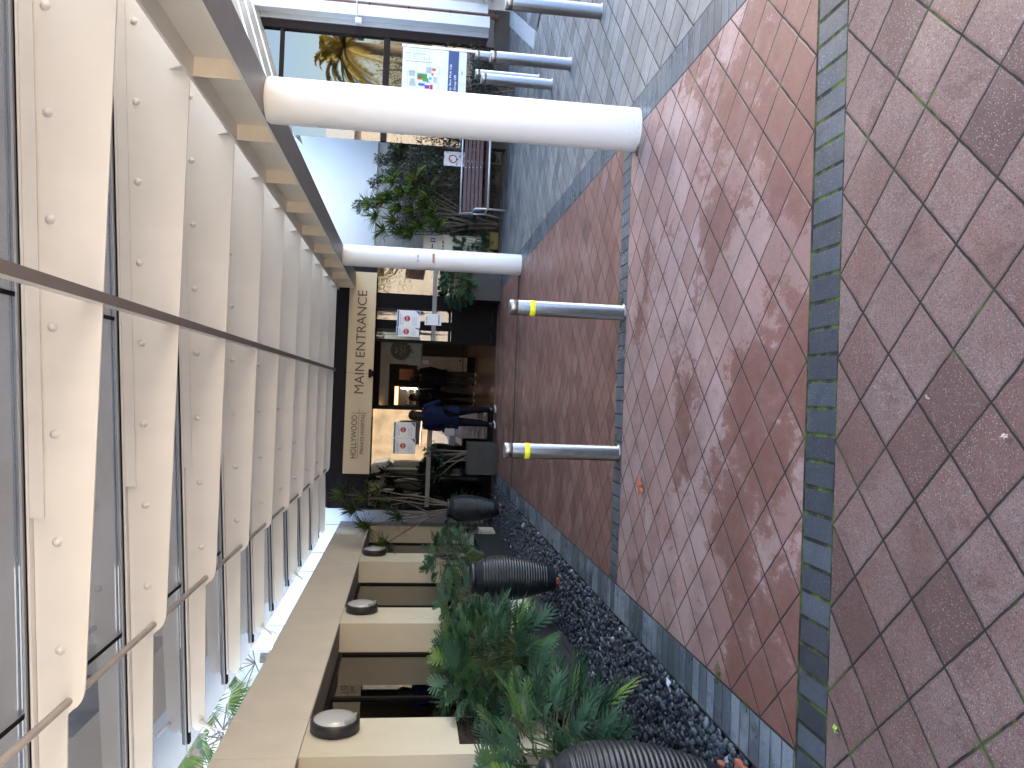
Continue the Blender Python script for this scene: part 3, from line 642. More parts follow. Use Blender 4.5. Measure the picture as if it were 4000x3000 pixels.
dracaena('branchy_shrub', 'small leafy plant with woody stems in the planter left of the doors', (-1.2, 15.25, .5), [], strap_dk, 24)
ob = [o for o in bpy.data.objects if o.name.startswith('branchy_shrub')][0]
for ch in list(ob.children): bpy.data.objects.remove(ch)
rr = random.Random(31); lv = MB(); st_ = MB()
for i in range(7):
    e = Vector((-1.2+rr.uniform(-.35, .35), 15.2+rr.uniform(-.2, .1), 1.0+rr.uniform(-.1, .3))); b = Vector((-1.2+rr.uniform(-.12, .12), 15.25, .5)); st_.tube([b, b.lerp(e, .5)+Vector((0, 0, .06)), e], [.02, .014, .007], 6, cap=False)
    for _ in range(12):
        d, s_, n_ = basis(Vector((rr.uniform(-1, 1), rr.uniform(-1, .3), rr.uniform(-.3, .8)))); l = rr.uniform(.07, .13); p = e+Vector((rr.uniform(-.09, .09), rr.uniform(-.09, .09), rr.uniform(-.12, .1)))
        lv.add([p, p+d*l*.45+s_*l*.28, p+d*l, p+d*l*.45-s_*l*.28], [(0, 1, 2, 3)], rr.random())
st_.build('stems', M['bark_grey'], ob); lv.build('leaves', fern, ob)
rr = random.Random(33)
xanadu('fern_shrub', (3.15, 16.0, .5), (.55, .3, .42), 150, .16, 'dark feathery bush hiding the foot of the white sign', 17, .05, mat=fern, cat='plant')
xanadu('fern_shrub', (-2.25, 15.3, .55), (.35, .5, .4), 90, .14, 'small dark leafy plant behind the farthest urn', 18, .1, mat=fern, cat='plant')
cl = [(4.6+rr.uniform(-1.1, 1.2), 15.85, .25+rr.uniform(-.05, .15), .25, .15, .18, .35) for i in range(14)]
bush('low_hedge', 'low dark groundcover hedge under the bench', 'hedge', (4.5, 15.85, 0), cl, 200, .06, 9, leafmat('hedge_leaf', [(.015, .03, .016), (.03, .05, .024), (.06, .09, .04)], .5, .1))
# fan palms beyond the cream roof
def fan_palm(base, heads, label, seed, n=9, R_=.55):
    rr = random.Random(seed); t = thing('fan_palm', label, 'palm', base, 'fan palms beyond the cream roof'); lv = MB(); tr = MB()
    tr.tube([base, (base[0]+.1, base[1], heads[0][2]-.1)], [.14, .10], 10)
    for h in heads:
        H = Vector(h)
        for i in range(n):
            a = 2*PI*i/n+rr.uniform(-.3, .3); el = rr.uniform(-.5, 1.1); d = Vector((math.cos(a)*math.cos(el), math.sin(a)*math.cos(el), math.sin(el))); e = H+d*rr.uniform(.5, .8); tr.tube([H, e], .01, 5, cap=False)
            d, s_, n_ = basis(d); NB = 26; rn = rr.random()
            for k in range(NB):
                th = -1.9+3.8*k/(NB-1); dd = (d*math.cos(th)+s_*math.sin(th)-Vector((0, 0, .25))).normalized(); L = R_*rr.uniform(.8, 1.05); w_ = .018; sd_ = dd.cross(n_).normalized()
                tp = e+dd*L-Vector((0, 0, 1))*L*.25; lv.add([e, e+dd*L*.5+sd_*w_, tp, e+dd*L*.5-sd_*w_], [(0, 1, 2, 3)], min(1, rn*.7+rr.random()*.3))
    tr.build('trunk', M['bark'], t); lv.build('crown', strap, t); return t
fan_palm((-5.4, 12.6, 0), [(-5.4, 12.6, 4.35)], 'bright fan palm showing above the cream cornice near the canopy edge', 41)
fan_palm((-6.1, 14.6, 0), [(-6.1, 14.6, 4.75)], 'second fan palm farther back above the cream cornice', 42)
fan_palm((-5.6, 16.6, 0), [(-5.6, 16.6, 4.6)], 'third fan palm, darkest, against the white wall end', 43)

# ------------------------------------------------------------------ ENTRANCE BUILDING
YF = 15.85
ent = thing('entrance_building', 'glazed entrance building with dark frames at the end of the walkway', 'building', (.5, YF, 0))
hd = plain('header_dark', (.012, .011, .013), .45, var=.1, spec=.1)
e = MB(); e.box(-2.32, 2.75, YF-.04, YF+.04, 2.43, 3.22); e.build('header', hd, ent)
e = MB(); e.box(-2.34, 2.8, YF-.1, YF+6, 3.62, 3.8); e.build('roof', M['brown_metal'], ent)
fg = glass_mat('front_glass', (.16, .14, .13), .004, extra=.05, fres=1.6)
for a, b in ((-2.30, -.30), (-.26, 2.75)):
    g = MB(); g.box(a, b, YF-.004, YF+.004, 3.23, 3.6); g.build('clerestory', fg, ent)
e = MB()
for a, b in ((-2.34, -2.26), (-1.66, -1.62), (-.34, -.27), (1.01, 1.06), (1.27, 1.44), (1.68, 1.97), (2.5, 2.75)): q = MB(); q.box(a, b, YF-.03, YF+.03, 0, 2.43); q.build('mullion', M['black_frame'], ent)
for bx_ in ((-2.26, -.34, YF-.028, YF+.028, 0, .12), (1.06, 2.5, YF-.028, YF+.028, 0, .10), (1.06, 2.5, YF-.025, YF+.025, .93, .98)): q = MB(); q.box(*bx_); q.build('rail', M['black_frame'], ent)
for a, b in ((-2.26, -1.66), (-1.62, -.34), (1.06, 1.27), (1.44, 1.68), (1.97, 2.5)):
    g = MB(); g.box(a, b, YF-.004, YF+.004, .12, 2.43); g.build('glass_pane', fg, ent)
fr = plain('frosted_band', (.16, .165, .17), .4)
for a, b in ((-2.26, -.34), (1.06, 2.6)):
    g = MB(); g.box(a, b, YF-.034, YF-.031, 1.23, 1.315); g.build('frosted_band', fr, ent)
e = MB(); e.box(1.04, 1.98, YF-.033, YF-.0305, .12, .92); e.build('kick_panel', M['black_frame'], ent)
for x, in ((-2.28,),):
    e = MB(); e.box(-2.9, -2.35, YF-.1, YF, .0, .0); 
# interior
flm = NG('timber_floor', .25, 0, .6); Pf = flm.xyz(); flm.col(flm.mix(flm.white(flm.comb(flm.M('FLOOR', flm.M('MULTIPLY', Pf[0], 9)), 0., 0.)), (.11, .065, .043), (.15, .09, .06)))
e = MB(); e.box(-2.3, 2.75, 15.752, 27, -.02, .004); e.build('floor', flm.m, ent)
dk = plain('interior_dark', (.07, .06, .055), .8)
e = MB(); e.box(-2.3, 2.9, 27, 27.1, 0, 3.4); e.box(-2.32, -2.3, YF+.06, 27, 0, 3.4); e.box(2.76, 2.78, YF+.06, 27, 0, 3.4); e.box(-2.3, 2.75, YF+.1, 27, 3.4, 3.45); e.build('interior_wall', dk, ent)
gw = plain('reception_grey', (.20, .20, .20), .7)
e = MB(); e.box(-.33, 1.25, 20, 20.1, 2.23, 2.46); e.box(.72, 1.25, 20, 20.1, 1.42, 2.229); e.build('bulkhead', gw, ent)
brs = plain('lining_brown', (.075, .055, .045), .5, var=.2, vs=5)
e = MB(); e.box(-1.7, -.36, 19.9, 20, 0, 2.42); e.build('lining_panel', brs, ent)
orm = plain('copper_panel', (.42, .15, .05), .4)
e = MB(); e.box(-.72, -.34, 19.86, 19.895, 2.24, 2.46); e.build('copper_panel', orm, ent)
wl = emis('warm_light', (1, .55, .18), 3.0)
for k in range(3):
    e = MB(); e.box(-.62, -.40, 19.80, 19.84, 2.50+.05*k, 2.52+.05*k); tag(e.build('light_bar', wl, ent))
lg = thing('wall_logo', 'dark round logo disc with white brush lettering on the reception wall', 'logo', (1.07, 19.98, 1.98))
d = MB(); n = 36; d.prism([(1.07+.25*math.cos(2*PI*k/n), 1.97+.25*math.sin(2*PI*k/n)) for k in range(n)], 'y', 19.975, 19.995); d.build('disc', plain('logo_dark', (.03, .034, .04), .5), lg)
wi = plain('logo_white', (.35, .38, .4), .5)
wr = MB()                                                       # looping brush script, too far off to read
for (z, x0, n_, a_) in ((2.07, .98, 4, .022), (1.96, .93, 7, .032), (1.87, 1.0, 5, .02)):
    wr.tube([(x0+.004*k_*n_*1.1+.012*math.sin(k_*1.9), 19.972, z+a_*math.sin(k_*1.25)+.004*math.cos(k_*.7)) for k_ in range(10)], .004, 5)
wr.build('brush_script', wi, lg)
mu = thing('skyline_mural', 'pale blue city skyline painted below the round logo', 'mural', (.9, 19.95, 1.6)); mu_m = plain('mural_blue', (.22, .28, .32), .6)
rr = random.Random(5); q = MB(); x = .70
while x < 1.22: w_ = rr.uniform(.03, .07); q.box(x, x+w_, 19.93, 19.96, 1.45, 1.60+rr.uniform(0, .22)); x += w_+.004
q.build('skyline', mu_m, mu)
pic = MB(); pic.box(.38, .70, 23.4, 23.44, 1.62, 2.03); tag(pic.build('menu_poster', plain('poster_orange', (.16, .06, .03), .6)), 'dim orange poster deep inside the doorway', 'poster')
for (lx, ly) in ((-.6, 18.2), (1.3, 18.2), (0.2, 22.2), (1.8, 22.2)):  # added glowing panels, only there to brighten the dark foyer
    cl_ = thing('fill_panel', 'square glowing fill panel added under the foyer ceiling', 'fill light', (lx, ly, 3.38), 'fill panels added to brighten the foyer'); q = MB(); q.box(lx-.25, lx+.25, ly-.25, ly+.25, 3.375, 3.385); q.build('diffuser', emis('fill_glow', (1, .86, .68), 1.3), cl_)
    q = MB(); q.box(lx-.28, lx+.28, ly-.28, ly+.28, 3.386, 3.398); q.build('frame', M['paper'], cl_)
# shop display
dp = thing('display_cabinet', 'lit glass-fronted food display cabinet glowing inside the foyer', 'display cabinet', (-.1, 23.2, 0))
e = MB(); e.box(-.37, .20, 23.45, 23.5, 1.0, 2.02); e.box(-.37, -.345, 23.05, 23.45, 1.0, 2.02); e.box(.175, .2, 23.05, 23.45, 1.0, 2.02); e.box(-.37, .2, 23.05, 23.5, 0, 1.0); e.build('case', plain('case_dark', (.06, .055, .05)), dp)
e = MB(); e.box(.12, .14, 23.1, 23.12, 1.5, 1.96); e.build('light_tube', emis('tube_light', (1, .98, .9), 7), dp)
e = MB(); e.box(-.36, .18, 23.02, 23.05, 2.03, 2.14); e.build('header_sign', emis('sign_amber', (.45, .16, .05), .8), dp)
print_line(-.33, .15, 2.055, 2.115, 23.018, emis('sign_white', (.9, .85, .75), .9), dp)
sh = MB(); fd = MB(); rr = random.Random(8)
for k in range(4):
    z = 1.12+.2*k; sh.box(-.34, .11, 23.1, 23.42, z, z+.012)
    for i in range(7): s_ = rr.uniform(.022, .034); fd.ell((-.30+.06*i, 23.16+rr.uniform(0, .08), z+.015+s_), (s_, s_, s_*1.2), None, rr.random(), 8, 6)
sh.build('shelf', M['silver'], dp); fd.build('food', leafmat('food', [(.5, .3, .08), (.55, .48, .3), (.4, .12, .05), (.2, .3, .08)], .5), dp)
# sanitiser stand: white screen with cross
ss = thing('sanitiser_board', 'white upright board with a dark cross and hand dispenser inside the doors', 'board', (.8, 21.2, 0))
e = MB(); e.bbox(.62, 1.0, 21.2, 21.24, .2, 1.53, .01); e.build('panel', plain('board_white', (.42, .43, .45), .5), ss)
e = MB(); e.box(.64, .98, 21.196, 21.199, .30, .325); e.box(.88, .96, 21.195, 21.199, .37, .395); e.box(.907, .933, 21.194, 21.1985, .342, .422); e.build('cross', M['black_ink'], ss)
e = MB(); e.bbox(.80, .89, 21.1, 21.195, 1.23, 1.42, .01); e.build('dispenser', M['paper'], ss)
e = MB(); e.box(.6, 1.02, 21.1, 21.4, .0, .2); e.build('base', M['black_frame'], ss)
# illuminated sign
sg = thing('entrance_sign', 'long cream sign reading MAIN ENTRANCE above the doors', 'sign', (.36, 15.45, 2.4))
k = 15.5/15.0
def SX(x): return x*k
def SZ(z): return 1.677+(z-1.677)*k
YS = 15.5
bm_ = plain('sign_cream', (.56, .47, .33), .5, var=.02)
e = MB(); e.bbox(SX(-1.55), .335*k, YS, YS+.1, SZ(2.39), SZ(2.885), .006); e.bbox(.335*k+.004, SX(2.24), YS, YS+.1, SZ(2.39), SZ(2.885), .006); e.build('board', bm_, sg)
ink = plain('sign_letter', (.055, .055, .055), .4)
text('lettering', 'MAIN ENTRANCE', SX(-.045), SX(1.89), SZ(2.558), SZ(2.73), YS-.006, ink, sg, .012, .0)
text('lettering', 'HOLLYWOOD', SX(-1.26), SX(-.455), SZ(2.650), SZ(2.757), YS-.006, ink, sg, .008, .0)
text('lettering', 'PRIVATE HOSPITAL', SX(-1.17), SX(-.425), SZ(2.515), SZ(2.583), YS-.006, ink, sg, .008, .0)
e = MB(); e.box(SX(-1.27), SX(-.33), YS-.008, YS-.001, SZ(2.620), SZ(2.626)); e.box(SX(-.416), SX(-.409), YS-.0095, YS-.0012, SZ(2.47), SZ(2.765)); e.build('cross_rule', ink, sg)
cm = thing('security_camera', 'small black dome camera at the lower edge of the entrance sign', 'camera', (.35, 15.45, 2.43))
e = MB(); e.bbox(.27, .43, 15.42, 15.496, 2.45, 2.50, .01); e.build('mount', M['black_frame'], cm); e = MB(); e.ell((.35, 15.44, 2.44), (.055, .055, .05), None, 0, 16, 10); e.build('dome', M['rubber'], cm)
# posters
def stop_poster(x0, x1, z0, z1, y, label, name='poster'):
    t = thing(name, label, 'poster', ((x0+x1)/2, y, z0), 'health notice posters on the entrance glass'); w_ = x1-x0; h = z1-z0
    e = MB(); e.box(x0, x1, y-.008, y, z0, z1); e.build('sheet', M['paper'], t)
    e = MB(); e.box(x0+.01, x1-.01, y-.0095, y-.0082, z1-h*.09, z1-h*.02); e.prism([(x1-.01, z0+.01), (x1-.01, z0+h*.2), (x1-w_*.28, z0+.01)], 'y', y-.0095, y-.0082); e.build('blue_header', M['blue_ink'], t)
    cx, cz, r = x0+w_*.52, z0+h*.56, h*.135
    e = MB(); e.prism([(cx+r*math.cos(PI/8+k*PI/4), cz+r*math.sin(PI/8+k*PI/4)) for k in range(8)], 'y', y-.0105, y-.0085); e.build('stop_octagon', M['red_ink'], t)
    text('lettering', 'STOP', cx-r*.75, cx+r*.75, cz-r*.3, cz+r*.3, y-.0105, M['paper'], t, .001)
    for j in range(3): print_line(x0+w_*.15, x0+w_*(.85-.1*j), z1-h*(.17+.06*j), z1-h*(.135+.06*j), y-.0085, M['grey_ink'], t, j)
    for j in range(3): print_line(x0+w_*.12, x0+w_*.66, z0+h*(.30-.07*j), z0+h*(.325-.07*j), y-.0085, M['grey_ink'], t, 9+j)
    return t
yp = YF-.04
stop_poster(1.30, 1.645, 1.545, 2.005, yp, 'STOP notice poster uppermost on the glass by the far column')
stop_poster(1.12, 1.31, 1.56, 2.015, yp+.008, 'STOP notice poster partly covered by its neighbour, next to the open doorway')
stop_poster(-.90, -.585, 1.555, 1.985, yp, 'STOP notice poster beside the head of the person in blue')
stop_poster(-1.215, -.905, 1.545, 1.985, yp, 'STOP notice poster leftmost on the entrance glass')
qp = thing('check_in_poster', 'small white check-in sheet below the STOP posters', 'poster', (1.48, yp, 1.12)); e = MB(); e.box(1.37, 1.6, yp-.008, yp, 1.125, 1.455); e.build('sheet', M['paper'], qp)
e = MB(); e.box(1.385, 1.585, yp-.0095, yp-.0082, 1.16, 1.19); e.build('footer', M['grey_ink'], qp); print_line(1.40, 1.57, 1.40, 1.43, yp-.0085, M['grey_ink'], qp)

# tower behind (dark, shades the whole forecourt)
tw = thing('tower_building', 'tall brown grey building rising behind the entrance roof', 'building', (3, 28, 0))
tb = NG('tower_brick', .9); br_ = tb.n('ShaderNodeTexBrick'); tb.put(br_.inputs['Vector'], tb.scale(tb.obj(), (1, 1, 1)))
tb.col(tb.mix(tb.ramp(tb.noise(.4, 4), [(.35, 0.), (.65, 1.)]), (.09, .07, .065), (.06, .052, .052)))
e = MB(); e.box(-6.0, 30, 27.3, 45, 0, 21); e.build('wall', tb.m, tw)
rr = random.Random(2)
for fl_ in range(6):
    for i in range(11):
        x = -4.9+i*2.9; z = 5.2+fl_*3.0; e = MB(); e.box(x, x+1.7, 27.24, 27.29, z, z+1.5); wo = e.build('window', fg if False else M['dark_frame'], tw)
    e = MB(); e.box(-6.0, 30, 27.2, 27.298, 4.4+fl_*3.0, 4.7+fl_*3.0); e.build('band', M['beige_wall'], tw)

# ------------------------------------------------------------------ WHITE WALLS around the entrance
lw = thing('white_building', 'bright white panelled building rising behind the end of the cream building', 'building', (-3.9, 17.2, 0))
e = MB(); xs = [-2.36, -2.85, -3.45, -3.85, -5.0, -5.42]
for a, b in zip(xs[:-1], xs[1:]): e.bbox(b+.006, a-.006, 17.1, 17.3, 0, 5.4, .006)
e.build('panelled_wall', M['white_wall'], lw); e = MB(); e.box(-5.42, -2.3, 17.28, 26, 0, 5.3); e.build('body', M['white_wall'], lw)
fb = thing('banded_building', 'distant white building with brown bands beyond the fan palms', 'building', (-11, 18.2, 0))
e = MB(); e.box(-16, -7.7, 18.2, 24, 0, 9.5); e.build('wall', plain('far_white', (.62, .62, .60), .8), fb)
for z in (5.9, 7.2, 8.5):
    e = MB(); e.box(-16.02, -7.68, 18.15, 18.199, z, z+.28); e.build('brown_band', plain('band_brown', (.2, .12, .08), .7), fb)
rw = thing('pale_building', 'pale rendered building wall right of the entrance behind the shrubs', 'building', (4, 17, 0))
e = MB(); e.box(3.08, 5.35, 17.0, 17.3, 2.57, 5.2); e.build('upper_wall', M['white_wall'], rw)
e = MB(); e.box(3.08, 5.35, 17.05, 17.3, 0, 2.565); e.build('lower_wall', M['beige_wall'], rw)
e = MB(); e.box(2.8, 3.075, 16.9, 17.2, 0, 4.2); e.build('corner_trim', M['dark_frame'], rw)
e = MB(); e.box(3.5, 5.3, 16.98, 17.04, 0, 1.3); e.build('timber_base', plain('base_brown', (.09, .055, .045), .7), rw)

# right building with the tall window
rbd = thing('window_building', 'white pier building with tall dark framed window mirroring a palm', 'building', (6, 15.5, 0))
def P(x, z, s_=1.): return x, z
rg = glass_mat('mirror_glass', (.08, .07, .06), .002, extra=.07, fres=1.55)
Yb = 15.5
e = MB(); e.box(4.9, 6.93, Yb+.06, Yb+.07, .45, 4.9); wo = e.build('window', rg, rbd)
e = MB(); e.box(6.93, 7.08, Yb-.02, Yb+.12, .45, 5.0); e.box(4.9, 6.93, Yb, Yb+.1, 2.34, 2.46); e.box(4.9, 6.93, Yb, Yb+.1, 4.36, 4.43); e.box(4.9, 6.93, Yb, Yb+.1, .3, .5); e.box(5.6, 5.68, Yb+.003, Yb+.097, .5, 2.34); e.build('frame', M['dark_frame'], wo)
e = MB(); e.box(7.1, 7.2, Yb-.02, Yb+.15, .42, 5.2); e.build('reveal', M['grey_paint'], rbd)
wht = plain('pier_white', (.68, .69, .69), .7, var=.03, grime=.1)
e = MB(); e.bbox(7.2, 7.42, Yb-.25, Yb+.15, .42, 5.2, .01); e.bbox(7.48, 7.66, Yb-.25, Yb+.15, .46, 5.2, .01); e.box(7.42, 7.48, Yb-.1, Yb+.15, .42, 5.2); e.build('pier', wht, rbd)
e = MB(); e.box(7.66, 12, Yb-.05, Yb+.15, 0, 5.2); e.build('wall', plain('wall_stone', (.5, .48, .44), .8), rbd)
e = MB(); e.box(4.9, 7.66, Yb-.05, Yb+.15, 0, .30); e.build('plinth', plain('plinth_dark', (.05, .04, .035), .9), rbd)
dp_ = thing('downpipe', 'brown vertical downpipe clipped between the white piers', 'downpipe', (7.45, Yb-.17, .3), None)
e = MB(); e.tube([(7.45, Yb-.17, .26), (7.45, Yb-.17, 5.2)], .042, 16); e.build('pipe', M['pipe'], dp_)
for z in (1.2, 2.0, 2.75, 3.6, 4.4):
    e = MB(); e.lathe(7.45, Yb-.17, [(.043, z-.012), (.05, z-.012), (.05, z+.012), (.043, z+.012)], 16); e.tube([(7.40, Yb-.20, z), (7.37, Yb-.25, z)], .012, 6); e.build('clip', M['dark_frame'], dp_)
cd_ = thing('conduit_box', 'small white junction box and conduit across the pier', 'junction box', (7.1, Yb-.3, 2.98)); e = MB(); e.bbox(7.02, 7.12, Yb-.34, Yb-.255, 2.88, 3.0, .008); e.build('box', wht, cd_); e = MB(); e.tube([(7.12, Yb-.28, 2.97), (7.7, Yb-.28, 3.0)], .012, 8); e.build('conduit', wht, cd_)
rx = thing('hose_box', 'small red fire equipment box on the wall at the picture edge', 'fire box', (7.85, Yb-.12, 1.5)); e = MB(); e.bbox(7.69, 8.05, Yb-.22, Yb-.06, 1.45, 1.75, .02); e.build('case', plain('fire_red', (.45, .03, .03), .35), rx); e = MB(); e.box(7.72, 7.80, Yb-.224, Yb-.2205, 1.66, 1.72); e.build('sticker', M['paper'], rx)
cl = [(7.9+rr.uniform(-.15, .4), Yb-.5, .75+rr.uniform(-.3, .6), .2, .2, .22, .4) for i in range(7)]
bush('leafy_plant', 'leafy green plant below the red fire box', 'plant', (8, Yb-.5, 0), cl, 150, .12, 19, leafmat('bright_leaf', [(.04, .09, .03), (.07, .15, .04), (.12, .22, .06)], .45, .15))
# ribbed soffit / roof edge of right building
rs = thing('ribbed_awning', 'white ribbed metal awning edge above the tall window', 'awning', (6.9, 14, 4))
e = MB()
A0, A1 = Vector((7.95, 16.2, 4.98)), Vector((4.9, 16.2, 4.02)); upv = Vector((.0, -5.2, .75))
for i in range(9):
    t0 = i/9; a = A0+upv*t0; b = A1+upv*t0; a2 = A0+upv*(t0+.085); b2 = A1+upv*(t0+.085)
    e.add([a, b, b2, a2, a+Vector((0, 0, .05)), b+Vector((0, 0, .05)), b2+Vector((0, 0, .05)), a2+Vector((0, 0, .05))], [(0, 1, 2, 3), (7, 6, 5, 4), (0, 4, 5, 1), (3, 2, 6, 7), (0, 3, 7, 4), (1, 5, 6, 2)])
e.build('ribs', M['col_white'], rs)

# ------------------------------------------------------------------ MAP BOARD
mbx = thing('map_board', 'site map board with blue strip reading Courtesy Bus Pick Up & Drop Off', 'sign board', (4.6, 11.75, 0))
k2 = 11.75/11.3
def MX(x): return x*k2
def MZ(z): return 1.677+(z-1.677)*k2
Ym = 11.75
e = MB(); e.bbox(MX(3.98), MX(4.945), Ym, Ym+.03, MZ(1.06), MZ(1.975), .004); e.build('panel', plain('board_pale', (.62, .68, .72), .35), mbx)
e = MB(); e.bbox(MX(4.945)+.002, MX(4.985), Ym-.01, Ym+.05, 0, MZ(1.99), .006); e.bbox(MX(3.94), MX(3.98)-.002, Ym-.01, Ym+.05, 0, MZ(1.99), .006); e.build('post', M['silver'], mbx)
e = MB(); e.box(MX(3.98), MX(4.94), Ym-.004, Ym-.0005, MZ(1.172), MZ(1.322)); e.build('blue_strip', M['navy_ink'], mbx)
text('lettering', 'Courtesy Bus Pick Up', MX(4.18), MX(4.75), MZ(1.265), MZ(1.302), Ym-.0045, M['paper'], mbx, .001)
text('lettering', '& Drop Off', MX(4.33), MX(4.6), MZ(1.195), MZ(1.235), Ym-.0045, M['paper'], mbx, .001)
print_line(MX(4.61), MX(4.70), MZ(1.105), MZ(1.135), Ym-.0045, M['grey_ink'], mbx)
def rect(x0, x1, z0, z1, mt, nm='map_block', d_=.003): e = MB(); e.box(MX(x0), MX(x1), Ym-d_, Ym-.0006, MZ(z0), MZ(z1)); return e.build(nm, mt, mbx)
cgreen = plain('map_green', (.03, .25, .05)); cor = plain('map_orange', (.5, .12, .03)); ccy = plain('map_cyan', (.03, .35, .6)); cbl = plain('map_blue', (.03, .1, .45)); cpu = plain('map_purple', (.16, .03, .28)); cre = plain('map_red', (.45, .01, .06)); cgr = plain('map_grey', (.36, .41, .42))
for a in ((4.52, 4.58, 1.62, 1.76, cgreen), (4.47, 4.52, 1.60, 1.68, cgreen), (4.49, 4.53, 1.68, 1.76, cor), (4.63, 4.67, 1.50, 1.55, cor), (4.56, 4.60, 1.53, 1.56, cor), (4.50, 4.54, 1.555, 1.59, ccy), (4.46, 4.48, 1.585, 1.62, ccy), (4.405, 4.44, 1.65, 1.74, cbl), (4.37, 4.42, 1.58, 1.65, cpu), (4.36, 4.43, 1.535, 1.575, cre)): rect(*a)
for a in ((4.53, 4.62, 1.79, 1.88), (4.39, 4.44, 1.78, 1.87), (4.44, 4.5, 1.79, 1.86), (4.47, 4.55, 1.47, 1.53), (4.60, 4.68, 1.56, 1.64), (4.36, 4.70, 1.445, 1.452), (4.36, 4.70, 1.895, 1.902), (4.592, 4.598, 1.44, 1.9), (4.452, 4.457, 1.44, 1.9), (4.36, 4.70, 1.77, 1.775)): rect(*a, cgr, 'map_road', .0022)
for j in range(9): print_line(MX(4.78), MX(4.78+.055+.008*(j % 3)), MZ(1.87-.035*j), MZ(1.885-.035*j), Ym-.002, M['grey_ink'], mbx, j)
for j in range(8): print_line(MX(4.885), MX(4.885+.04), MZ(1.87-.03*j), MZ(1.882-.03*j), Ym-.002, M['grey_ink'], mbx, 20+j)
e = MB(); e.box(MX(4.745), MX(4.75), Ym-.0035, Ym-.001, MZ(1.56), MZ(1.93)); e.box(MX(4.86), MX(4.865), Ym-.0035, Ym-.001, MZ(1.64), MZ(1.93)); e.build('rule', M['black_ink'], mbx)
# ------------------------------------------------------------------ BENCH
bn = thing('bench', 'park bench with dark red slats and pale metal frame in front of the shrubs', 'bench', (4.45, 15.0, 0))
xa, xb = 3.56, 5.45
def slat(y0, z0, y1, z1, nm, th=.012):
    e = MB(); v = Vector((0, y1-y0, z1-z0)); n_ = Vector((0, -v.z, v.y)).normalized()*th; a = Vector((xa, y0, z0)); b = Vector((xb, y0, z0))
    e.add([a, b, b+v, a+v, a+n_, b+n_, b+v+n_, a+v+n_], [(0, 3, 2, 1), (4, 5, 6, 7), (0, 1, 5, 4), (2, 3, 7, 6), (0, 4, 7, 3), (1, 2, 6, 5)]); e.build(nm, M['wood_dark'], bn)
for i in range(5): t0 = i/5; slat(15.14+.10*t0, .46+.37*t0, 15.14+.10*(t0+.16), .46+.37*(t0+.16), 'back_slat')
for i in range(5): slat(14.70+.085*i, .40-.0*i, 14.70+.085*i+.07, .40, 'seat_slat')
e = MB(); e.tube([(xa-.05, 15.25, .86), (xb, 15.25, .86)], .018, 8); e.tube([(xa-.05, 14.68, .375), (xb, 14.68, .375)], .022, 8); e.build('rail', M['silver'], bn)
for xx in (xa-.04, xb):
    e = MB(); e.tube([(xx, 14.78, 0.02), (xx, 14.74, .38), (xx, 14.78, .60), (xx, 14.9, .63), (xx, 15.12, .62), (xx, 15.26, .88)], .02, 8); e.tube([(xx, 15.45, 0.02), (xx, 15.2, .40), (xx, 15.26, .88)], .018, 8); e.tube([(xx, 14.74, .38), (xx, 15.2, .39)], .018, 8); e.build('side_frame', M['silver'], bn)
e = MB(); 
for i in range(5): e.box(4.40, 4.415, 15.115+.02*i, 15.13+.02*i, .50+.07*i, .515+.07*i)
e.build('slat_screws', M['silver'], bn)
# small signs
s1_ = thing('garden_sign', 'small white sign half hidden in leaves behind the bench back', 'sign', (4.75, 15.9, .8)); e = MB(); e.box(4.58, 4.87, 15.75, 15.765, .78, 1.2); e.build('panel', M['paper'], s1_)
n = 24; e = MB(); cx, cz = 4.72, 1.02
for k in range(n):
    a0, a1 = 2*PI*k/n, 2*PI*(k+1)/n; e.prism([(cx+.085*math.cos(a0), cz+.085*math.sin(a0)), (cx+.085*math.cos(a1), cz+.085*math.sin(a1)), (cx+.065*math.cos(a1), cz+.065*math.sin(a1)), (cx+.065*math.cos(a0), cz+.065*math.sin(a0))], 'y', 15.742, 15.749)
e.build('red_ring', M['red_ink'], s1_); e = MB(); e.tube([(4.7, 15.78, 0), (4.7, 15.78, .85)], .02, 8); e.build('post', M['silver'], s1_)
s2_ = thing('directory_sign', 'cream upright sign with small blue square, behind the far column', 'sign', (2.9, 16.05, 0)); e = MB(); e.bbox(2.6, 3.25, 16.05, 16.1, .1, 1.54, .006); e.build('panel', plain('sign_offwhite', (.66, .66, .60), .5), s2_)
e = MB(); e.box(3.08, 3.17, 16.043, 16.0495, 1.305, 1.395); e.build('blue_square', M['blue_ink'], s2_); e = MB(); e.box(3.11, 3.14, 16.04, 16.0428, 1.32, 1.38); e.build('icon', M['paper'], s2_)
print_line(2.82, 3.05, 1.335, 1.375, 16.048, M['black_ink'], s2_); print_line(2.78, 3.14, 1.12, 1.16, 16.048, M['black_ink'], s2_)
yb_ = MB(); yb_.bbox(2.95, 3.3, 15.75, 15.95, .04, .22, .02); tag(yb_.build('yellow_block', plain('dull_yellow', (.13, .105, .015), .7)), 'dull yellow block low in the garden bed beside the far column', 'block')

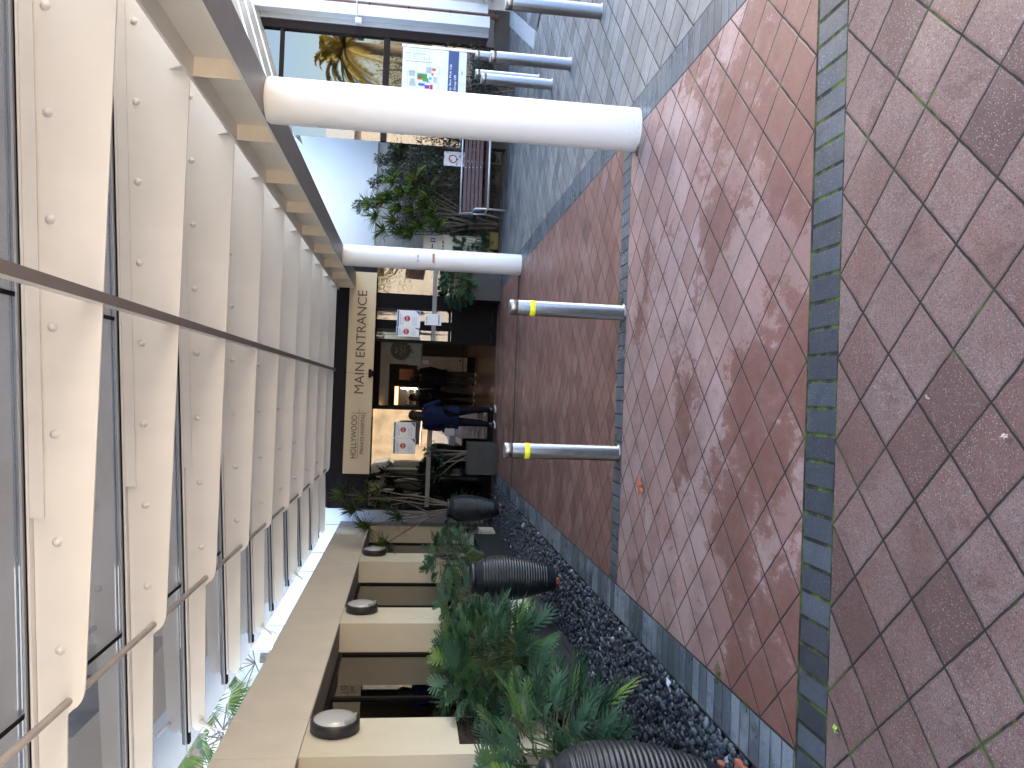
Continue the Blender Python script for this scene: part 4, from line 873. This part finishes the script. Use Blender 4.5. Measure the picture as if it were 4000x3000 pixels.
# ------------------------------------------------------------------ PEOPLE
def skin_mesh(name, nodes, edges, mat, parent, sub=2):
    me = bpy.data.meshes.new(name); keys = list(nodes); off = parent_loc(parent)
    me.from_pydata([(nodes[k_][0], nodes[k_][1], nodes[k_][2]) for k_ in keys], [(keys.index(a), keys.index(b)) for a, b in edges], [])
    o = bpy.data.objects.new(name, me); COL.objects.link(o); sm__ = o.modifiers.new('s', 'SKIN'); sm__.use_smooth_shade = True
    for i, k_ in enumerate(keys):
        r_ = nodes[k_][3]; me.skin_vertices[0].data[i].radius = (r_ if not isinstance(r_, tuple) else r_[0], r_ if not isinstance(r_, tuple) else r_[1])
    me.skin_vertices[0].data[0].use_root = True
    sb = o.modifiers.new('b', 'SUBSURF'); sb.levels = sb.render_levels = sub
    dg = bpy.context.evaluated_depsgraph_get(); dg.update(); nm = bpy.data.meshes.new_from_object(o.evaluated_get(dg)); bpy.data.objects.remove(o)
    nm.materials.clear(); nm.materials.append(mat); nm.name = name; ob_ = bpy.data.objects.new(name, nm); COL.objects.link(ob_); ob_.parent = parent
    return ob_
skin = plain('skin', (.36, .2, .14), .5); skin_d = plain('skin_dark', (.09, .05, .035), .5)
def person(label, loc, rz, top_c, leg_c, hair_c, sk, pose, scale=1., tw_=1., long_hair=False, shoe=(.02, .02, .025), sole=(.6, .6, .6)):
    t = thing('person', label, 'person', (0, 0, 0)); J = dict(
        pel=(0, 0, .94, .105), spine=(0, 0, 1.12, .10), chest=(0, 0, 1.30, (.125, .10)), neck=(0, .01, 1.47, .05), head=(0, .02, 1.56, .072), crown=(0, .02, 1.64, .07),
        lh=(-.09, 0, .90, .088), lk=(-.10, .03, .50, .058), la=(-.10, 0, .09, .038), lt=(-.11, .15, .04, .032), rh=(.09, 0, .90, .088), rk=(.10, .03, .50, .058), ra=(.10, 0, .09, .038), rt=(.11, .15, .04, .032),
        ls=(-.17, 0, 1.40, .055), le=(-.22, -.02, 1.13, .042), lw=(-.21, .08, .90, .030), lf=(-.21, .12, .82, .024), rs=(.17, 0, 1.40, .055), re=(.22, -.02, 1.13, .042), rw=(.21, .08, .90, .030), rf=(.21, .12, .82, .024))
    J.update(pose)
    E_ = [('pel', 'spine'), ('spine', 'chest'), ('chest', 'neck'), ('neck', 'head'), ('head', 'crown'), ('pel', 'lh'), ('lh', 'lk'), ('lk', 'la'), ('la', 'lt'), ('pel', 'rh'), ('rh', 'rk'), ('rk', 'ra'), ('ra', 'rt'), ('chest', 'ls'), ('ls', 'le'), ('le', 'lw'), ('lw', 'lf'), ('chest', 'rs'), ('rs', 're'), ('re', 'rw'), ('rw', 'rf')]
    cov_ = {'pel': .72, 'spine': .72, 'chest': .72, 'ls': .75, 'rs': .75, 'le': .8, 're': .8, 'lh': .8, 'rh': .8, 'lk': .8, 'rk': .8}
    JB = {k_: ((*v_[:3], (v_[3] if not isinstance(v_[3], tuple) else v_[3][1])*cov_[k_]) if k_ in cov_ else v_) for k_, v_ in J.items()}
    skin_mesh('body', JB, E_, sk, t)
    def sub(names, k_, edges, extra=None):
        n_ = {a: (*J[a][:3], (J[a][3] if not isinstance(J[a][3], tuple) else J[a][3][0])*k_) for a in names}
        if extra: n_.update(extra)
        return n_, edges
    tm = plain('top_fabric', top_c, .9, var=.2, vs=8, spec=.08); lm = plain('trouser_fabric', leg_c, .9, var=.15, spec=.08)
    tp = MB(); rings = []; P0, P1, P2, PN = (Vector(J[q_][:3]) for q_ in ('pel', 'spine', 'chest', 'neck')); w_ = tw_
    for (c_, rx, ry) in ((P0+Vector((0, 0, -.20)), .20*w_, .16*w_), (P0+Vector((0, 0, -.08)), .195*w_, .155*w_), (P0.lerp(P1, .5), .18*w_, .145*w_), (P1, .18*w_, .145*w_), (P2+Vector((0, 0, -.04)), .205*w_, .155*w_), (P2.lerp(PN, .35), .205*w_, .14*w_), (P2.lerp(PN, .65), .15*w_, .11*w_), (PN+Vector((0, 0, -.02)), .075, .07), (PN+Vector((0, 0, .01)), .066, .062)):
        rings.append([(c_.x+rx*math.cos(2*PI*q_/20)*(1+.03*math.sin(3*q_)), c_.y+ry*math.sin(2*PI*q_/20), c_.z) for q_ in range(20)])
    tp.add([v_ for g_ in rings for v_ in g_], [(a_*20+b_, a_*20+(b_+1) % 20, (a_+1)*20+(b_+1) % 20, (a_+1)*20+b_) for a_ in range(len(rings)-1) for b_ in range(20)], 0, True)
    for q_ in 'lr':
        S_, E2, W2 = (Vector(J[q_+n3][:3]) for n3 in ('s', 'e', 'w')); inn = S_.lerp(P2, .35)
        tp.tube([inn, S_, S_.lerp(E2, .5), E2, E2.lerp(W2, .5), W2], [.085, .082, .07, .062, .056, .046], 12)
    tp.build('top', tm, t)
    n_, e_ = sub(['pel', 'lh', 'lk', 'la', 'rh', 'rk', 'ra'], 1.16, [('pel', 'lh'), ('lh', 'lk'), ('lk', 'la'), ('pel', 'rh'), ('rh', 'rk'), ('rk', 'ra')]); skin_mesh('trousers', n_, e_, lm, t)
    for a, b in (('la', 'lt'), ('ra', 'rt')):
        A = Vector(J[a][:3]); B = Vector(J[b][:3]); s_ = MB(); s_.tube([A+Vector((0, -.05, -.035)), A+Vector((0, -.02, -.02)), A.lerp(B, .5)+Vector((0, 0, -.005)), B], [.035, .05, .048, .036], 10); s_.build('shoe', plain('shoe', shoe, .5), t)
        s_ = MB(); mid = A.lerp(B, .4); s_.bbox(mid.x-.045, mid.x+.045, A.y-.08, B.y+.04, A.z-.088, A.z-.062, .008); s_.build('sole', plain('sole', sole, .6), t)
    for a in ('lf', 'rf'):                                      # five fingers
        H = Vector(J[a][:3]); W_ = Vector(J['lw' if a == 'lf' else 'rw'][:3]); d = (H-W_).normalized(); f = MB(); d_, s_, n__ = basis(d, Vector((.3, 1, .1)))
        for q_ in range(4): b = H+d*.01+s_*(.014*(q_-1.5)); L_ = (.06, .072, .068, .052)[q_]; f.tube([b, b+d*L_*.5+n__*.006, b+d*L_+n__*.02], [.008, .0075, .006], 6)
        b = H-d*.035+s_*.026; f.tube([b, b+s_*.02+d*.02, b+s_*.022+d*.05], [.009, .008, .006], 6); f.build('fingers', sk, t)
    hm = plain('hair', hair_c, .7, var=.3, vs=30, spec=.12); h = MB(); C_ = Vector(J['crown'][:3]); Hd = Vector(J['head'][:3])
    h.ell((C_.x, C_.y-.018, C_.z), (.088, .102, .085), None, 0, 16, 10); h.ell((Hd.x, Hd.y-.045, Hd.z+.02), (.082, .075, .10), None, 0, 14, 8)
    if long_hair:
        h.tube([(C_.x, C_.y-.06, C_.z), (Hd.x, Hd.y-.085, Hd.z-.05), (Hd.x, J['neck'][1]-.09, J['neck'][2]-.10)], [.075, .085, .055], 12)
    h.build('hair', hm, t)
    fc = MB(); fy = Hd.y+.072; zc = (Hd.z+C_.z)/2
    fc.ell((Hd.x, fy+.008, zc-.01), (.011, .016, .02), None, 0, 8, 6); fc.ell((Hd.x, fy-.004, zc-.045), (.022, .008, .006), None, 0, 8, 5)
    for s_ in (-1, 1): fc.ell((Hd.x+s_*.076, Hd.y-.005, zc-.005), (.012, .018, .028), None, 0, 8, 6)
    fc.build('face_features', sk, t); ey = MB()
    for s_ in (-1, 1): ey.ell((Hd.x+s_*.028, fy-.002, zc+.012), (.011, .007, .006), None, 0, 8, 5)
    ey.build('eyes', M['rubber'], t)
    t.location = loc; t.rotation_euler = (0, 0, rz); t.scale = (scale,)*3
    return t
person('person in a long navy top and dark jeans walking in at the doors', (-.45, 15.42, 0), -.25, (.007, .011, .034), (.006, .007, .011), (.016, .012, .010), skin,
    dict(rs=(.19, 0, 1.36, .072), re=(.27, .08, 1.14, .048), rw=(.16, .24, 1.30, .032), rf=(.10, .28, 1.37, .026), rk=(.13, .10, .50, .06), ra=(.17, .05, .09, .04), rt=(.20, .20, .045, .033),
         lk=(-.09, -.02, .5, .06), la=(-.09, -.12, .10, .04), lt=(-.10, .03, .045, .033), ls=(-.19, 0, 1.36, .07), head=(.0, .06, 1.54, .074), crown=(.0, .07, 1.62, .072), pel=(0, 0, .93, .15), spine=(0, 0, 1.10, .145), chest=(0, 0, 1.27, .15)), 1.0, 1.12, True)
bagm = MB(); bagm.bbox(-.80, -.66, 15.28, 15.36, .80, 1.0, .02); 
ph = thing('handbag', 'pale flat bag held at the side of the person in navy', 'bag', (-.74, 15.3, .8)); bagm.build('body', plain('bag_pale', (.25, .26, .30), .5), ph); st2 = MB(); st2.tube([(-.78, 15.32, 1.0), (-.74, 15.34, 1.12), (-.68, 15.32, 1.0)], .006, 6); st2.build('strap', M['rubber'], ph)
person('person all in black standing in the foyer beside the lit cabinet', (-.12, 21.0, 0), PI+.4, (.012, .012, .014), (.012, .012, .014), (.01, .008, .007), skin_d,
    dict(rw=(.10, .26, 1.15, .03), rf=(.04, .30, 1.18, .026)), 1.0)
person('person in a black top and grey trousers leaning forward inside the foyer', (.42, 20.6, 0), .3, (.010, .010, .012), (.05, .048, .05), (.008, .007, .007), skin_d,
    dict(chest=(0, .08, 1.28, .15), neck=(0, .16, 1.42, .06), head=(0, .2, 1.50, .078), crown=(0, .22, 1.57, .078), ls=(-.19, .08, 1.36, .07), rs=(.19, .08, 1.36, .07)), 1.04, 1.1, True)

# ------------------------------------------------------------------ LITTER on the ground
def flat_leaf(name, x, y, s_, c_, label, cat, rot=0., wrinkle=.012, pts=11, z0=.004):
    rr = random.Random(int(x*100+y*10)); e = MB(); P_ = []
    for k in range(pts):
        a = 2*PI*k/pts; q = s_*(1 if k % 2 else .55)*rr.uniform(.8, 1.1); P_.append((x+q*1.6*math.cos(a)*math.cos(rot)-q*math.sin(a)*math.sin(rot), y+q*1.6*math.cos(a)*math.sin(rot)+q*math.sin(a)*math.cos(rot), z0+rr.uniform(0, wrinkle)))
    e.add([(x, y, z0+wrinkle)]+P_+[(x, y, z0+wrinkle-.003)]+[(p[0], p[1], p[2]-.002) for p in P_], [(0, 1+k, 1+(k+1) % pts) for k in range(pts)]+[(pts+1, pts+2+(k+1) % pts, pts+2+k) for k in range(pts)])
    return tag(e.build(name, plain(name+'_mat', c_, .7, var=.25, vs=60)), label, cat)
flat_leaf('fallen_leaf', -.61, 5.5, .075, (.36, .10, .05), 'dry orange leaf lying on the pavers between the bollards', 'leaf', 1.3, .03)
flat_leaf('fallen_leaf', -1.23, 2.86, .018, (.25, .35, .05), 'small yellow green leaf on the pavers by the slate band', 'leaf', 1.2)
flat_leaf('paper_scrap', -1.74, 4.72, .036, (.42, .45, .55), 'crumpled white paper scrap at the edge of the pebbles', 'litter', .4, .03, 9, .012)
flat_leaf('wood_chip', -.06, 2.03, .010, (.45, .38, .3), 'pale wood chip on the near pavers', 'litter', 1.5)
flat_leaf('shell_bit', .05, 2.37, .009, (.5, .36, .3), 'tiny pinkish shell bit on the near pavers', 'litter', .9)
flat_leaf('paper_chip', 1.74, 3.05, .012, (.55, .55, .55), 'small white chip on the slate band by the far corner of the path', 'litter', 1.1)
bkk = MB(); bkk.bbox(-1.80, -1.735, 3.62, 3.72, .0, .03, .008); tag(bkk.build('brick_piece', terra), 'broken orange brick piece among the pebbles by the near urn', 'brick')
rr = random.Random(77); mo = MB()
for (x, y, s_) in ((-1.43, 4.03, .05), (2.16, 5.85, .03), (1.97, 5.93, .05), (2.2, 6.12, .06), (.80, 6.22, .05), (.62, 6.25, .03), (-.34, 6.27, .06), (-1.46, 3.66, .02)):
    for _ in range(int(2500*s_)):
        a = rr.uniform(0, 6.28); q = s_*math.sqrt(rr.random()); d, s2, n_ = basis(Vector((rr.uniform(-1, 1), rr.uniform(-1, 1), 1.2))); p = Vector((x+q*math.cos(a)*1.3, y+q*math.sin(a)*.8, 0)); l = rr.uniform(.008, .022)
        mo.add([p-s2*.002, p+s2*.002, p+d*l], [(0, 1, 2)], rr.random())
tag(mo.build('moss', leafmat('moss_mat', [(.05, .07, .02), (.09, .13, .02), (.12, .17, .03)], .8)), 'moss and grass tufts in the joints at column and bollard feet', 'moss', kind='stuff')

# ------------------------------------------------------------------ BEHIND THE CAMERA: sunlit place mirrored in the glass
bh = thing('brick_building', 'sunlit cream and brick building across the road behind the viewer', 'building', (-5, -26, 0))
crm = plain('sunlit_cream', (.40, .31, .20), .8, var=.35, vs=1.2); bri = plain('sunlit_brick', (.22, .11, .075), .85)
e = MB(); e.box(-14, 2.5, -30, -26, 0, 5.0); e.build('wall', crm, bh); e = MB(); e.box(-14.2, 2.7, -30, -25.5, 5.0, 5.3); e.build('fascia', M['white_wall'], bh)
e = MB(); e.prism([(-25.4, 5.3), (-30, 5.3), (-28, 7.4)], 'x', -14.4, 2.9); e.build('roof', bri, bh)
for i in range(5):
    x = -13+i*3.1; e = MB(); e.box(x, x+1.7, -25.98, -25.94, .9, 2.4); e.build('window', M['dark_frame'], bh); e = MB(); e.box(x-.1, x+1.8, -25.95, -25.9, .78, .86); e.build('sill', M['white_wall'], bh)
b2_ = thing('white_house', 'sunlit two storey house with verandah behind the viewer', 'building', (14, -28, 0))
e = MB(); e.box(5, 22, -34, -28, 0, 6.5); e.build('wall', plain('sunlit_pale', (.36, .33, .29), .8, var=.2), b2_); e = MB(); e.prism([(-27.4, 6.5), (-34.6, 6.5), (-31, 9)], 'x', 4.6, 22.4); e.build('roof', M['grey_paint'], b2_)
for i in range(6):
    for z in (1, 4): e = MB(); e.box(6+i*2.7, 7.2+i*2.7, -27.98, -27.94, z, z+1.4); e.build('window', M['dark_frame'], b2_)
def tree(name, x, y, h, r_, seed, label, mat):
    rr = random.Random(seed); t = thing(name, label, 'tree', (x, y, 0)); tr = MB(); lv = MB(); tr.tube([(x, y, 0), (x+.1, y, h*.35), (x, y+.1, h*.6)], [.22, .16, .1], 9)
    for i in range(16):
        a = rr.uniform(0, 6.28); c_ = (x+math.cos(a)*r_*rr.uniform(.2, .9), y+math.sin(a)*r_*rr.uniform(.2, .9), h*rr.uniform(.5, 1)); tr.tube([(x, y, h*.4), c_], [.07, .02], 5, cap=False); leaf_cloud(lv, c_, (r_*.42, r_*.42, r_*.3), 170, .16, rr, rr.uniform(0, .4))
    tr.build('trunk', M['bark'], t); lv.build('crown', mat, t)
gld = leafmat('sunlit_leaf', [(.16, .13, .03), (.28, .22, .05), (.42, .30, .07)], .5, .2)
tree('street_tree', 5.5, -20, 6, 2.6, 51, 'golden green tree behind the viewer, seen only as a reflection', gld)
tree('street_tree', -11, -20, 5, 2.2, 52, 'smaller tree before the cream building behind the viewer', gld)
tree('street_tree', 9, -21, 4.5, 2.4, 53, 'broad low tree before the pale house behind the viewer', gld)
tree('street_tree', 18.5, -14, 4.2, 2.6, 54, 'short round tree beside the date palm behind the viewer', gld)
def date_palm(x, y, h, seed, label):
    rr = random.Random(seed); t = thing('date_palm', label, 'palm', (x, y, 0)); tr = MB(); lv = MB(); tr.tube([(x, y, 0), (x, y, h)], [.32, .28], 12)
    for i in range(64):
        a = rr.uniform(0, 6.28); el = rr.uniform(-.3, 1.3); d = Vector((math.cos(a)*math.cos(el), math.sin(a)*math.cos(el), math.sin(el))); pts = []
        L = rr.uniform(2.6, 3.6)
        for k_ in range(9): t_ = k_/8; pts.append(Vector((x, y, h))+d*L*t_-Vector((0, 0, 1))*L*.55*t_*t_)
        tr.tube(pts, [.03]*4+[.015]*5, 4, cap=False); rn = rr.random()
        for k_ in range(1, 9):
            for q_ in range(7):
                c_ = pts[k_-1].lerp(pts[k_], q_/7); dd, s_, n_ = basis(pts[k_]-pts[k_-1])
                for sg_ in (-1, 1): e_ = c_+s_*sg_*.42*math.sin(PI*(.15+.8*k_/9))+dd*.25-Vector((0, 0, .1)); lv.add([c_-dd*.035, c_+dd*.035, e_], [(0, 1, 2)], rn)
    tr.build('trunk', M['bark'], t); lv.build('crown', gld, t)
date_palm(17.6, -9.8, 5.7, 61, 'sunlit date palm behind the viewer, mirrored in the tall window')
